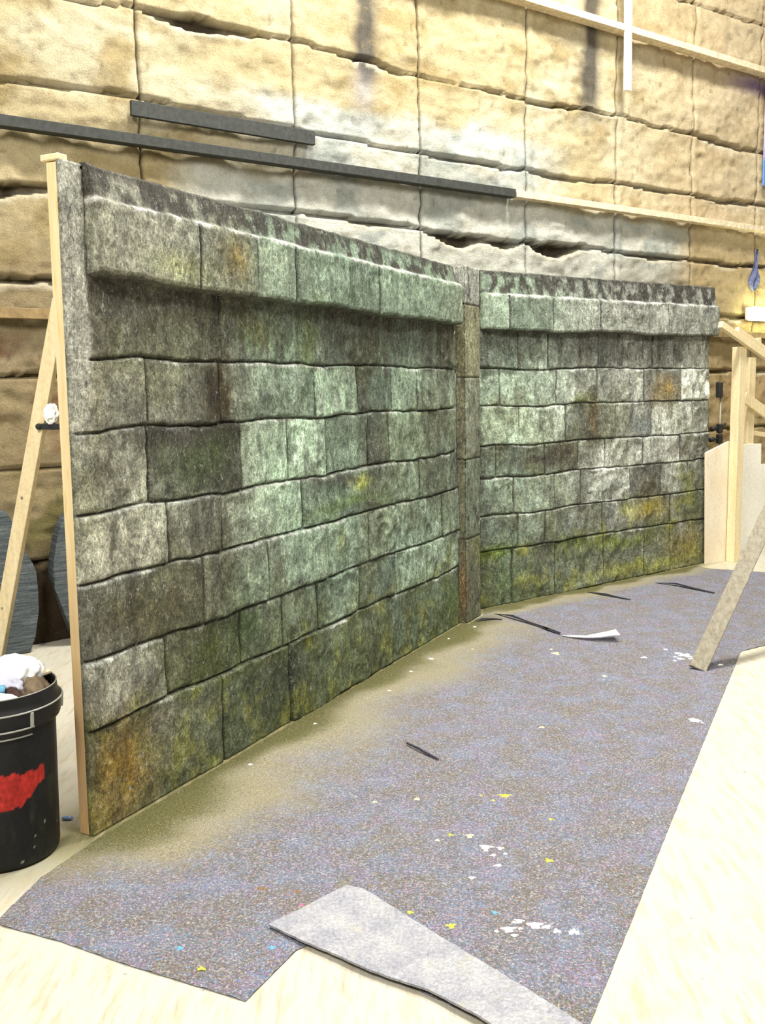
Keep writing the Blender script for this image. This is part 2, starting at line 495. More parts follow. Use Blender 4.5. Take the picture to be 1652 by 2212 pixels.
# each crack: list of (u, z) along it, opening profile (u, half gap), depth, lip
cracks = [
    ([(-2.6, 4.22), (-.35, 4.2), (.3, 4.12), (.55, 4.13), (.82, 4.165), (1.07, 4.14), (1.31, 4.135), (1.52, 4.14), (1.75, 4.16), (2.0, 4.165), (2.27, 4.148), (2.51, 4.134), (2.68, 4.14), (2.9, 4.096), (3.14, 4.106), (3.4, 4.096), (3.69, 4.098), (4.28, 4.087), (4.6, 4.08), (4.92, 4.11), (5.41, 4.118), (5.9, 4.10), (6.5, 4.09), (7.0, 4.06), (7.4, 4.05), (9.4, 4.1)],
     [(-2.6, .008), (.8, .009), (.95, .026), (1.2, .05), (1.45, .04), (1.7, .016), (2, .008), (2.4, .012), (2.7, .026), (2.9, .018), (3.1, .008), (4.2, .010), (4.5, .022), (4.7, .02), (5.3, .009), (6.4, .012), (6.7, .022), (7.4, .02), (9.4, .01)]),
    ([(-2.6, 3.6), (-.06, 3.57), (.3, 3.58), (.79, 3.59), (1.2, 3.57), (1.99, 3.54), (2.5, 3.53), (3.14, 3.51), (3.59, 3.504), (3.79, 3.512), (4.02, 3.489), (4.28, 3.514), (4.64, 3.479), (5.42, 3.518), (6.0, 3.5), (6.5, 3.52), (7.0, 3.49), (7.5, 3.52), (9.4, 3.5)],
     [(-2.6, .009), (.2, .016), (.7, .012), (1.9, .011), (2.9, .009), (3.4, .014), (3.9, .024), (4.2, .012), (4.6, .022), (5, .011), (6, .016), (6.9, .014), (7.2, .024), (9.4, .01)]),
    ([(-2.6, 2.95), (-.1, 2.91), (.19, 2.955), (.82, 2.95), (1.99, 2.95), (2.32, 2.95), (2.65, 2.93), (3.14, 2.925), (3.39, 2.865), (3.58, 2.85), (3.78, 2.89), (4.0, 2.87), (4.15, 2.87), (4.28, 2.91), (4.48, 2.85), (4.71, 2.85), (4.94, 2.905), (5.43, 2.886), (6, 2.87), (6.5, 2.885), (7.1, 2.86), (7.5, 2.87), (9.4, 2.9)],
     [(-2.6, .02), (-.1, .045), (.1, .03), (.3, .01), (1.9, .012), (2.3, .02), (2.7, .022), (3.13, .01), (3.3, .03), (3.6, .055), (3.85, .022), (4.05, .04), (4.25, .012), (4.4, .04), (4.65, .065), (4.9, .026), (5.2, .016), (5.42, .012), (5.9, .026), (6.4, .013), (6.9, .02), (9.4, .012)]),
    ([(-2.6, 2.36), (-.1, 2.36), (.2, 2.365), (2, 2.36), (6.5, 2.35), (7.14, 2.335), (9.4, 2.34)], [(-2.6, .026), (.5, .028), (3, .02), (9.4, .022)]),
    ([(-2.6, 1.74), (-.18, 1.76), (.08, 1.772), (1, 1.78), (5, 1.77), (7, 1.775), (9.4, 1.77)], [(-2.6, .012), (0, .014), (2, .02), (9.4, .018)]),
    ([(-2.6, 1.17), (-.22, 1.165), (.1, 1.16), (9.4, 1.16)], [(-2.6, .012), (9.4, .014)]),
    ([(-2.6, .56), (.07, .55), (9.4, .55)], [(-2.6, .012), (9.4, .014)]),
    ([(-2.6, 5.35), (9.4, 5.3)], [(-2.6, .01), (9.4, .014)]),
]
for k, (line, gap) in enumerate(cracks):
    lu = np.array(line); gu = np.array(gap)
    zc = np.interp(us, lu[:, 0], lu[:, 1]) + (fbm(us * 6, us * 0 + k, 3, 20 + k) - .5) * .03
    g = np.interp(us, gu[:, 0], gu[:, 1]) * (.7 + .6 * fbm(us * 9, us * 0 + k, 3, 40 + k))
    D = Z - zc[None, :]; G = np.broadcast_to(g[None, :], Z.shape)
    inside = smooth(1.15, .75, np.abs(D) / G)
    up = np.where(D > 0, 1, 0) * np.exp(-np.maximum(D - G, 0) / .16)
    dn = np.where(D <= 0, 1, 0) * np.exp(-np.maximum(-D - G, 0) / .10)
    amp = np.clip(G / .05, .25, 1.2)
    h = h + up * .022 * amp + dn * .022 * amp
    h = h * (1 - inside) + (-.035 - .05 * amp) * inside
    crack = np.maximum(crack, inside * np.clip(amp * 1.2, .3, 1))
    pale = np.maximum(pale, dn * (np.abs(D) < G + .04) * (G > .02))
for s in seams:
    wv = (fbm(Z[:, :1] * 3, Z[:, :1] * 0, 3, int(s * 10) + 60) - .5) * .006
    h = h - .030 * gauss(U - s - wv, .008) + .008 * gauss(np.abs(U - s) - .05, .03)
    crack = np.maximum(crack, .75 * gauss(U - s - wv, .008))
# pits
pit = smooth(.89, .94, vn(U * 16, Z * 18, 77)); h = h - pit * .006
# paint
n1 = fbm(U * 1.3, Z * 1.6, 4, 31); n2 = fbm(U * 4, Z * 5, 4, 33); n3 = fbm(U * 2.2, Z * 2.2, 3, 35)
cw = np.ones(U.shape + (3,)) * srgb(204, 187, 144)
cw = lerp(cw, srgb(216, 204, 168), smooth(.45, .7, n1))
cw = lerp(cw, srgb(170, 150, 102), smooth(.5, .75, n2) * .8)
cw = lerp(cw, srgb(218, 196, 158), smooth(4.6, 7, U) * .6)
# grey white wash
zone = smooth(1.15, 2.6, U + (Z - 3.3) * .9) * smooth(5.0, 4.0, U) * smooth(3.84, 3.68, Z + (n2 - .5) * .2) * (.75 + .5 * smooth(.35, .6, n3))
zone = np.maximum(zone, smooth(.9, 1.3, U) * smooth(6.6, 6.3, U) * smooth(3.3, 3.15, Z + (n2 - .5) * .2) * .9)
zone = np.clip(zone, 0, 1)
cw = lerp(cw, srgb(212, 214, 202), zone * .95)
cw = lerp(cw, srgb(160, 168, 160), zone * smooth(.50, .66, n2) * .7)
# brown and rusty lower wall, with shade at the left darkened into the paint
low = smooth(3.0, 2.3, Z + (n2 - .5) * .5)
cw = lerp(cw, srgb(146, 128, 92), low * (1 - smooth(.8, 1.6, U) * smooth(6.2, 5.0, U)) * .75)
cw = lerp(cw, srgb(128, 72, 46), np.maximum(gauss(Z - 1.92, .09) * .8, gauss(Z - 1.47, .22) * gauss(U - .05, .22) * 1.0) * smooth(.3, .55, n2) * smooth(1.2, .6, U))
cw = lerp(cw, srgb(118, 112, 62), gauss(Z - .85, .4) * smooth(1.2, .6, U) * smooth(.40, .62, n2) * .8)
cw = lerp(cw, srgb(58, 44, 28), smooth(.72, .45, Z) * smooth(1.3, .8, U) * .95)  # shade at the wall foot around the slate pieces, painted dark brown
cw = lerp(cw, srgb(186, 120, 62), smooth(6.9, 7.3, U) * smooth(2.0, 1.6, Z) * smooth(.3, .6, n2) * .9)
cw = lerp(cw, srgb(186, 164, 118), smooth(6.0, 6.7, U) * smooth(3.3, 2.9, Z) * .8)
# dark drips
for (uc, wd, z0, z1, st) in ((2.63, .10, 3.72, 6, 1.4), (5.06, .11, 3.95, 6, 1.4), (2.75, .05, 4.2, 6, .5), (4.98, .06, 3.7, 4.3, .4)):
    a = gauss(U - uc + (n2 - .5) * .12, wd) * smooth(z0, z0 + .45, Z + (n3 - .5) * .3) * smooth(z1, z1 - .3, Z) * st * (.55 + .6 * n2)
    cw = lerp(cw, srgb(98, 92, 80), np.clip(a, 0, 1))
a = gauss(U - 2.60, .10) * gauss(Z - 3.9, .16); cw = lerp(cw, srgb(176, 172, 168), np.clip(a, 0, 1) * .8)
# purple light painted onto the right hand end under the upper rail
cw = lerp(cw, srgb(120, 96, 140), gauss(Z - 4.70, .09) * smooth(6.8, 7.5, U) * .9)
cw = lerp(cw, srgb(224, 214, 184), pale * .7)
cw = lerp(cw, cw * .55, pit * .7)
cw = lerp(cw, srgb(52, 40, 26), crack * .95)
wall = grid_solid('wall_back', W(U, Z, h), cw, M['wall'], None, lambda lp: (W(U, Z, -.25 + 0 * h).reshape(-1, 3))[lp])
tag(wall, kind='structure')


# ------------------------------------------------------------------ stone flats
def make_flat(pl, bounds, joints, tones, seed, base_fn, stains, u_end, coping_u0, coping_u1, root, band_j, band_t):
    rs = np.random.RandomState(seed)
    L, Hh = u_end, pl.H
    uu = [np.arange(0, L, .0095), [L]]
    for js in joints:
        for j in js: uu.append(j + np.array([-.016, -.008, -.003, .003, .008, .016]))
    uu = np.unique(np.round(np.concatenate(uu), 4)); uu = uu[(uu >= 0) & (uu <= L)]
    vv = [np.arange(0, Hh, .0095), [Hh]]
    for b in bounds[1:-1]: vv.append(b + np.array([-.018, -.009, -.003, .003, .009, .018]))
    vv = np.unique(np.round(np.concatenate(vv), 4)); vv = vv[(vv >= 0) & (vv <= Hh)]
    u, v = np.meshgrid(uu, vv)
    wu = u + (fbm(u * 9, v * 9, 3, seed) - .5) * .020
    wv = v + (fbm(u * 2.2, v * .5, 3, seed + 5) - .5) * .030 + (fbm(u * 9, v * 9, 3, seed + 2) - .5) * .014
    hh = np.zeros_like(u); tone = np.zeros_like(u); edge = np.full_like(u, 9.0); topd = np.full_like(u, 9.0); rough = np.zeros_like(u)
    for ci in range(len(bounds) - 1):
        b0, b1 = bounds[ci], bounds[ci + 1]
        js = [-9.0] + list(joints[ci]) + [99.0]
        for bi in range(len(js) - 1):
            a0, a1 = js[bi], js[bi + 1]
            m = (wv >= b0) & (wv < b1) & (wu >= a0) & (wu < a1)
            if not m.any(): continue
            um, vm = u[m], v[m]
            e = np.minimum(np.minimum(wu[m] - a0, a1 - wu[m]) * .68 + .0005, np.minimum(wv[m] - b0 if b0 > 0 else wv[m] * 0 + 9, b1 - wv[m]))
            t = tones[ci][bi]
            rg = rs.uniform(.35, 1.0) * (1.25 if t > .3 else 1.0)
            an = rs.uniform(0, math.pi); sc = rs.uniform(3, 6)
            p = (um * math.cos(an) + vm * math.sin(an)) * sc; q = (-um * math.sin(an) + vm * math.cos(an)) * sc * rs.uniform(.5, 1.2)
            rock = (np.minimum(ridge(p, q, 4, seed + ci * 13 + bi), .66) - .6) * .042 * rg * (1.5 if t > .3 else 1.0) + (np.abs(fbm(p * 1.3 + 5, q * 1.3, 3, seed + bi) - .5) * -.05 + .006) * rg + (fbm(p * 3, q * 3, 3, seed + ci + bi * 7) - .5) * .016 * rg
            ins = smooth(.003, .022, e)
            hb = rs.uniform(-.004, .009) + rs.uniform(-.012, .012) * (um - um.mean()) * 2 + rs.uniform(-.02, .02) * (vm - vm.mean()) * 2
            hh[m] = hb + rock * ins + .002 * ins
            tone[m] = t + rs.uniform(-.04, .04); edge[m] = e; topd[m] = b1 - wv[m]; rough[m] = rock * ins
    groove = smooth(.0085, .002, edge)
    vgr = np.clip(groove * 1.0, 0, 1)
    hh = np.maximum(hh, -.004) - .015 * vgr + (fbm(u * 26, v * 26, 3, seed + 9) - .5) * .005
    hh = np.maximum(hh, -.019)
    # ----- paint
    nA = fbm(u * 3.3, v * 3.3, 4, seed + 30); nB = fbm(u * 11, v * 9, 4, seed + 31); nS = fbm(u * 22, v * 4, 4, seed + 32); nC = fbm(u * 5, v * 3.5, 4, seed + 34)
    c = base_fn(u, v, nA)
    t = np.clip(tone * 1.15 - .06 + (nA - .5) * .9 + (nB - .5) * .9 + (nS - .5) * .5, -1, 1)
    c = c * np.where(t > 0, 1 + 2.2 * t, 1 + .78 * t)[..., None]
    dry = smooth(.002, .016, rough + (nB - .5) * .012)
    c = lerp(c, np.array([.50, .56, .48]), dry * .42 * np.clip(.5 + tone, .1, 1))
    c = lerp(c, np.array([.60, .62, .55]), smooth(.023, .014, topd) * (1 - groove) * smooth(.42, .56, nB * .6 + nA * .4) * (v < 2.0) * .8)  # white highlight painted along the top edges of the blocks
    c = lerp(c, np.array([.055, .055, .042]), smooth(.50, .68, nS * .4 + nB * .6) * .62)
    c = lerp(c, np.array([.13, .135, .055]), smooth(.50, .68, fbm(u * 2.6, v * 2.2, 4, seed + 60)) * .45)
    c = lerp(c, np.array([.055, .05, .035]), smooth(.56, .70, fbm(u * 3.4, v * 1.1, 4, seed + 61)) * .5)
    # yellow green moss and olive wash rising from the ground
    mline = .33 + (nC - .5) * .5
    moss = smooth(.12, -.12, v - mline) * .62
    moss = np.maximum(moss, gauss(v - bounds[1] + .01, .075) * smooth(.35, .6, nC) * .95)
    for jset, b0, b1 in ((joints[1], bounds[1], bounds[2]), (joints[0], 0, bounds[1])):
        for j in jset:
            moss = np.maximum(moss, gauss(u - j, .045) * smooth(b0 - .02, b0 + .05, v) * smooth(b1 + .05, b0 + .05, v) * .75 * smooth(.3, .6, nC))
    moss = np.maximum(moss, smooth(.60, .74, fbm(u * 2.1, v * 1.6, 4, seed + 50)) * smooth(1.25, .5, v) * .75)
    moss = np.clip(moss * (.45 + 1.0 * nB), 0, 1)
    mc = lerp(np.array([.085, .105, .030])[None, None, :] * np.ones(c.shape), np.array([.23, .24, .045]), smooth(.50, .72, nB))
    c = lerp(c, mc, moss * .88)
    for (uc, vc, su, sv, col, st) in stains:
        a = gauss(u - uc + (nB - .5) * .14, su) * gauss(v - vc + (nA - .5) * .16, sv) * st * (.35 + 1.1 * nS)
        c = lerp(c, srgb(*col), np.clip(a, 0, .95))
    # dark running stains hanging from the underside of the coping
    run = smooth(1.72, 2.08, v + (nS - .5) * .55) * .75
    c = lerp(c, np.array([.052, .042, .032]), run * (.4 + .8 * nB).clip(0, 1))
    # bare grey margin at the outer end
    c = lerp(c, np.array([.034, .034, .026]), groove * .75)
    if pl is PL:
        mg = smooth(.105, .085, u + (nB - .5) * .03) * smooth(1.3, 1.8, v + (nA - .5) * .3)
        c = lerp(c, srgb(172, 172, 158), mg * .85); hh = hh * (1 - mg) + .004 * mg
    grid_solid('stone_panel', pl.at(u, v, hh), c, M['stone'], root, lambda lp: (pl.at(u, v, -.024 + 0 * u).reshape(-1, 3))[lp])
    # ----- coping: projecting course with a weathered slope on top
    prof = np.array([(0.004, 2.055), (.030, 2.060), (.068, 2.064), (.076, 2.078), (.076, 2.30), (.072, 2.318), (.040, 2.335), (.030, 2.38), (.018, pl.H - .004), (.008, pl.H + .006), (-.02, pl.H + .006)])
    seg = np.concatenate([[0], np.cumsum(np.hypot(*np.diff(prof, axis=0).T))])
    ss = np.unique(np.concatenate([np.arange(0, seg[-1], .0085), seg])); pw = np.interp(ss, seg, prof[:, 0]); pv = np.interp(ss, seg, prof[:, 1])
    cu = [np.arange(coping_u0, coping_u1, .0095), [coping_u1]] + [j + np.array([-.014, -.006, -.002, .002, .006, .014]) for j in band_j]
    cu = np.unique(np.round(np.concatenate(cu), 4)); cu = cu[(cu >= coping_u0) & (cu <= coping_u1)]
    u, _s = np.meshgrid(cu, ss); w0 = np.broadcast_to(pw[:, None], u.shape); v = np.broadcast_to(pv[:, None], u.shape)
    s_ = np.broadcast_to(ss[:, None], u.shape)
    nA = fbm(u * 3.3, v * 3.3, 4, seed + 70); nB = fbm(u * 13, v * 11, 4, seed + 71); nS = fbm(u * 24, v * 9, 4, seed + 72)
    front = smooth(2.05, 2.075, v) * smooth(2.325, 2.31, v); cap = smooth(2.315, 2.335, v)
    blk = np.searchsorted(band_j, u + (nB - .5) * .012)
    tn = np.array(band_t)[blk]; offs = rs.uniform(-.006, .010, len(band_t))[blk]
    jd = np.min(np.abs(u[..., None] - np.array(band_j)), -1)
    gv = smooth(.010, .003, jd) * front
    dw = front * offs + (fbm(u * 8, v * 8, 4, seed + 75) - .5) * .014 + (np.minimum(ridge(u * 5, v * 6, 4, seed + 76), .66) - .55) * .030 * front - gv * .014
    dv = (fbm(u * 2.5, u * 0, 3, seed + 77) - .5) * .030 * smooth(2.2, 2.08, v) + (fbm(u * 12, u * 0, 3, seed + 78) - .5) * .012
    c = base_fn(u, v, nA)
    t = np.clip(np.where(cap > .5, -.05, tn) + (nA - .5) * .6 + (nB - .5) * .7 + (nS - .5) * .5, -1, 1)
    c = c * np.where(t > 0, 1 + .95 * t, 1 + .65 * t)[..., None]
    dk = np.clip(cap * .95 + smooth(.09, 0, 2.33 - v) * front * .55 * smooth(.35, .6, nA), 0, 1) * smooth(.40, .56, nS * .25 + fbm(u * 17, v * 12, 4, seed + 73) * .75)
    dk = np.maximum(dk, smooth(pl.H - .045, pl.H, v + (nB - .5) * .05) * .85)
    c = lerp(c, np.array([.030, .024, .018]), dk * .95)
    c = lerp(c, np.array([.66, .64, .58]), gauss(v - 2.318, .010) * smooth(.40, .58, fbm(u * 14, u * 0, 4, seed + 80)) * .8)
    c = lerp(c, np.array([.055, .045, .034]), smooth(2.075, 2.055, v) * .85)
    for (uc, vc, su, sv, col, st) in stains:
        a = gauss(u - uc + (nB - .5) * .14, su) * gauss(v - vc + (nA - .5) * .16, sv) * st * (.35 + 1.1 * nS)
        c = lerp(c, srgb(*col), np.clip(a, 0, .95))
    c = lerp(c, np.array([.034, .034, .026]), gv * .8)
    P = pl.at(u, v + dv, w0 * 1.0 + dw)
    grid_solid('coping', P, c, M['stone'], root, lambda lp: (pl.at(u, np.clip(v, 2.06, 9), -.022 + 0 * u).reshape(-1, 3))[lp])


def base_left(u, v, n):
    c = lerp(np.ones(u.shape + (3,)) * np.array([.205, .205, .155]), np.array([.172, .230, .162]), smooth(.4, 1.6, u + (n - .5) * .8))
    return lerp(c, np.array([.20, .235, .16]), smooth(2.9, 3.5, u) * .5)


def base_right(u, v, n):
    c = lerp(np.ones(u.shape + (3,)) * np.array([.190, .240, .175]), np.array([.235, .245, .205]), smooth(.3, 1.6, u + (n - .5) * .5))
    return c


bL = [0, .405, .662, .955, 1.208, 1.508, 1.77, 2.44]
jL = [[.81, 1.37], [.44, .966, 1.317, 1.654, 2.09, 2.56, 3.02], [.70, 1.20, 1.76, 2.216, 3.295], [.485, .853, 1.537, 2.613, 2.944],
      [.383, 1.022, 1.418, 1.783, 2.254, 2.534, 3.10], [.394, .87, 1.679, 2.151, 2.596, 2.948, 3.278], [.896, 1.803, 2.431, 3.346]]
tL = [[.0, -.40, -.15], [.25, -.25, .1, .30, .30, .0, .45, .45], [-.35, .25, .25, .35, .40, .3], [.50, .10, .50, .05, .40, .05],
      [.22, -.35, .45, .80, .15, -.30, .45, .2], [.18, .12, .12, .75, -.12, .35, .45, .2], [-.05, .0, -.05, .05, -.2]]
stL = [(.88, 1.62, .10, .20, (74, 64, 38), 1.5), (.82, 1.66, .07, .12, (52, 46, 34), 1.4), (.88, 1.44, .14, .10, (50, 46, 36), 1.3), (.70, 1.36, .24, .10, (70, 84, 46), .85), (.55, 1.47, .2, .035, (56, 52, 46), 1.0),
       (1.0, .62, .16, .20, (58, 74, 34), 1.0), (.72, .50, .2, .12, (70, 78, 30), .9), (.30, .80, .28, .10, (84, 78, 54), .8), (.18, .22, .16, .18, (142, 112, 46), .9), (.12, .08, .12, .08, (150, 130, 80), .5),
       (2.05, 1.17, .30, .03, (70, 62, 58), 1.0), (2.16, 1.14, .09, .05, (176, 186, 100), 1.1), (2.0, 1.03, .42, .035, (104, 128, 70), .8), (2.35, 1.33, .14, .16, (76, 70, 58), .8), (1.18, 1.93, .18, .07, (112, 118, 58), .7), (1.62, 1.90, .08, .14, (108, 124, 58), .7),
       (.95, 2.2, .12, .10, (120, 106, 58), .9), (.55, 2.12, .2, .05, (170, 176, 120), .6), (3.4, .2, .2, .3, (86, 104, 50), .6), (.10, 1.6, .06, .6, (150, 146, 120), .4), (1.3, .25, .3, .12, (50, 58, 52), .7)]
bR = [0, .418, .68, .962, 1.203, 1.498, 1.778, 2.49]
jR = [[.325, .804, 1.386, 1.922, 2.287], [.39, .693, 1.373, 2.289], [.351, .804, 1.116, 1.719, 2.161, 2.543], [.166, .70, 1.077, 1.407, 1.902, 2.42],
      [.403, .934, 1.535, 2.026, 2.601], [.206, .827, 1.301, 1.916, 2.426], [.394, .732, 1.312, 1.562, 2.032, 2.328]]
tR = [[.05, -.15, .0, -.05, .05, .1], [-.05, .10, .10, .0, .25], [.15, .2, .25, .40, -.30, .35, .4], [.0, -.25, -.35, .55, .35, .5, .1],
      [.75, .7, .05, .25, .75, .5], [.3, .35, .45, .3, -.05, .9], [-.1, .25, .05, .0, .15, .25, .45]]
stR = [(.6, 1.1, .3, .06, (60, 52, 42), .9), (.9, 1.12, .14, .12, (66, 56, 40), .9), (1.25, 1.40, .06, .25, (84, 72, 44), .9), (1.12, 1.56, .12, .06, (104, 112, 44), .8), (2.2, 1.6, .18, .1, (150, 124, 58), .9),
       (2.0, .6, .26, .08, (150, 138, 52), 1.0), (1.75, .62, .1, .1, (176, 176, 110), .7), (1.95, .8, .16, .1, (86, 82, 58), .8), (1.6, .34, .5, .06, (112, 124, 44), .9), (2.5, .22, .3, .18, (138, 122, 48), .7), (.15, .40, .2, .05, (110, 128, 44), 1.0), (1.9, .1, .7, .06, (150, 152, 66), .8), (.25, .2, .1, .2, (80, 104, 66), .6), (2.4, 1.1, .2, .08, (120, 112, 100), .7), (1.9, 1.28, .14, .08, (80, 92, 96), .7)]

flatL = thing('scenery_flat', tuple(A0), 'long mossy grey stone wall flat with pale timber edge, beside the black bin', 'stage scenery flat', 'painted stone wall flats')
make_flat(PL, bL, jL, tL, 5, base_left, stL, PL.L, .105, PL.L - .015, flatL, [.686, 1.097, 1.426, 1.953, 2.323, 2.862], [.30, -.05, .60, .15, -.12, .30, .35])
flatR = thing('scenery_flat', tuple(R0), 'shorter stone wall flat right of the square pilaster, ending beside the timber steps', 'stage scenery flat', 'painted stone wall flats')
make_flat(PR, bR, jR, tR, 23, base_right, stR, PR.L, 0.0, PR.L + .045, flatR, [.243, .711, 1.266, 1.886, 2.155], [.45, -.15, .35, .05, .35, .15])

# timber frame of the left flat: edge stile, raking brace, tie bar, top block, rear rails
PLn = Vector(PL.n); PLd = Vector(PL.d); BK = -PLn


def LP(u, v, wd=0.0): return Vector(PL.at(np.array(u), np.array(v), wd))


bm = bmesh.new(); bar(bm, LP(.016, 0, -.048), LP(.016, 2.435, -.048), .046, .032, tuple(PL.n), .003)
stile = from_bm('edge_stile', bm, M['stile'], flatL); stile['label'] = 'bare pine edge timber'
bm = bmesh.new(); bar(bm, LP(.018, 2.440, -.050), LP(.018, 2.462, -.050), .085, .045, tuple(PL.n), .003)
from_bm('top_block', bm, M['pine'], flatL)
# pale brace: from the stile down and backwards to the floor
b_top = LP(.03, 1.97, -.062); b_foot = Vector(A0) + BK * .70 + PLd * .03
bd = (b_foot - b_top).normalized()
bm = bmesh.new(); bar(bm, b_top, b_foot, .022, .066, tuple(PL.d), .002)
brace = from_bm('raking_brace', bm, M['pine'], flatL); brace['label'] = 'pale pine raking prop'
for t, s in ((.36, .006), (.58, .005)):
    q = b_top + (b_foot - b_top) * t + BK * .006
    bm = bmesh.new(); tube(bm, [q - PLd * .0105, q - PLd * .0125], s, 10)
    from_bm('screw_head', bm, M['steel'], brace)
q0 = b_top + (b_foot - b_top) * .225; zt = q0.z
bm = bmesh.new(); bar(bm, q0 - PLd * .012 + PLn * .026, q0 - PLd * .012 + PLn * .125, .022, .012, (0, 0, 1), .003)
from_bm('tie_bar', bm, M['black_metal'], flatL)
bm = bmesh.new(); bmesh.ops.create_uvsphere(bm, u_segments=12, v_segments=8, radius=.012, matrix=Matrix.Translation(q0 - PLd * .018 + PLn * .022))
from_bm('bolt_head', bm, M['black_metal'], flatL)
for v0 in (.08, 1.25, 2.36):
    bm = bmesh.new(); bar(bm, LP(.06, v0, -.048), LP(PL.L - .05, v0, -.048), .07, .044, (0, 0, 1), .002)
    from_bm('rear_rail', bm, M['pine'], flatL)
PRn = Vector(PR.n)
for v0 in (.08, 1.25, 2.40):
    bm = bmesh.new(); bar(bm, Vector(PR.at(np.array(.02), np.array(v0), -.048)), Vector(PR.at(np.array(PR.L - .03), np.array(v0), -.048)), .07, .044, (0, 0, 1), .002)
    from_bm('rear_rail', bm, M['pine'], flatR)
bm = bmesh.new(); bar(bm, Vector(PR.at(np.array(PR.L - .03), np.array(0.), -.048)), Vector(PR.at(np.array(PR.L - .03), np.array(2.48), -.048)), .044, .05, tuple(PR.n), .002)
from_bm('edge_stile', bm, M['pine'], flatR)

# white scrap caught on the tie bar


def crumple(bm, c, rad, seed, amp=.35, sub=4, freq=2.2):
    r = bmesh.ops.create_icosphere(bm, subdivisions=sub, radius=1.0)
    P = np.array([v.co for v in r['verts']])
    a = P * freq
    d = ridge(a[:, 0] + a[:, 2] * .7, a[:, 1] - a[:, 2] * .6, 3, seed) - .5 + (ridge(a[:, 1] * 1.7 + 3, a[:, 2] * 1.7 + a[:, 0], 2, seed + 4) - .5) * .6
    P = P * (1 + amp * d * 1.3)[:, None] * np.array(rad)
    for v, p in zip(r['verts'], P): v.co = Vector(p) + Vector(c)


bm = bmesh.new(); crumple(bm, q0 + PLn * .082 - PLd * .012 + Vector((0, 0, .044)), (.024, .018, .032), 3, .5, 3)
o = from_bm('plastic_scrap', bm, M['white_bag']); tag(o, 'small crumpled white plastic scrap on the dark tie bar behind the raking prop', 'plastic scrap')

# ------------------------------------------------------------------ pilaster on the joint
pr = np.array([.58, 6.50, 0]); zt = 2.452
pj = [0, .595, 1.15, 1.71, 2.20, zt]
nu = 44
wpl, dpl = .27, .075
per = np.concatenate([np.stack([np.zeros(12), np.linspace(-dpl, 0, 12, endpoint=False)], 1), np.stack([np.linspace(0, wpl, 30, endpoint=False), np.zeros(30)], 1), np.stack([np.full(12, wpl), np.linspace(0, -dpl, 12)], 1)])
zz = np.unique(np.round(np.concatenate([np.arange(0, zt, .011), [zt]] + [np.array([-.010, -.004, 0, .004, .010]) + j for j in pj[1:-1]]), 4))
PU, PZ = np.meshgrid(np.arange(len(per)), zz)
pu, pwn = per[PU, 0], per[PU, 1]
arc = np.concatenate([[0], np.cumsum(np.hypot(*np.diff(per, axis=0).T))])[PU]
gj = np.max([gauss(PZ - j, .006) for j in pj[1:-1]], 0)
nA = fbm(arc * 6, PZ * 3, 4, 90); nB = fbm(arc * 22, PZ * 16, 4, 91)
corner = np.minimum(np.abs(arc - dpl), np.abs(arc - dpl - wpl))
nrm = np.where((arc < dpl - .002)[..., None], -PL.d, np.where((arc > dpl + wpl + .002)[..., None], PL.d, PL.n))
dis = (fbm(arc * 12, PZ * 8, 4, 92) - .5) * .010 - gj * .009 - .010 * smooth(.012, .0, corner)
# slightly sunken stretch on the left face below the capital
P = pr + pu[..., None] * PL.d + pwn[..., None] * PL.n + PZ[..., None] * np.array([0, 0, 1.]) + nrm * dis[..., None]
bk = np.searchsorted(pj[1:-1], PZ + (nB - .5) * .01)
cb = np.array([(.15, .155, .09), (.16, .19, .13), (.20, .215, .15), (.25, .25, .15), (.34, .35, .30)])[bk]
cb = cb * (.72 + .55 * nA + .25 * (nB - .5))[..., None]
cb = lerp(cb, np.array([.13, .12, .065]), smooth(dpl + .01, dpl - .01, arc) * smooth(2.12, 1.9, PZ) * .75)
cb = lerp(cb, np.array([.12, .14, .03]), smooth(.55, .75, nA) * smooth(.9, .2, PZ) * .8)
cb = lerp(cb, np.array([.22, .12, .04]), gauss(arc - dpl + .03, .03) * gauss(PZ - .25, .2) * .8)
cb = lerp(cb, np.array([.05, .045, .035]), smooth(.64, .74, nB) * smooth(dpl - .01, dpl + .02, arc) * .8)
cb = lerp(cb, np.array([.07, .06, .04]), gj * .8)
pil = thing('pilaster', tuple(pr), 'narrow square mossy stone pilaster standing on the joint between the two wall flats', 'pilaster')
me_loop = lambda lp: P.reshape(-1, 3)[lp]
# close it as a solid: shaft surface plus back and caps
ny, nx = P.shape[:2]
Vp = P.reshape(-1, 3); idx = np.arange(ny * nx).reshape(ny, nx)
F = np.stack([idx[:-1, :-1], idx[:-1, 1:], idx[1:, 1:], idx[1:, :-1]], -1).reshape(-1, 4).tolist()
F += [[int(idx[i, -1]), int(idx[i, 0]), int(idx[i + 1, 0]), int(idx[i + 1, -1])] for i in range(ny - 1)]
F.append([int(a) for a in idx[0, ::-1]]); F.append([int(a) for a in idx[-1, :]])
me = bpy.data.meshes.new('shaft'); me.from_pydata(Vp.tolist(), [], F)
at = me.attributes.new('paint', 'FLOAT_COLOR', 'POINT')
at.data.foreach_set('color', np.concatenate([cb.reshape(-1, 3), np.ones((ny * nx, 1))], 1).astype(np.float32).ravel())
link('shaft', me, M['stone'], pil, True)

# ------------------------------------------------------------------ battens and boards on the back wall
def wall_bar(name, u0, z0, u1, z1, hgt, depth, mat, label, cat, group=None, off=.03):
    bm = bmesh.new()
    bar(bm, W(u0, z0, off + depth / 2), W(u1, z1, off + depth / 2), hgt, depth, (0, 0, 1), .003)
    # split along its length so that it can bow a little
    o = from_bm(name, bm, mat)
    return tag(o, label, cat, group)


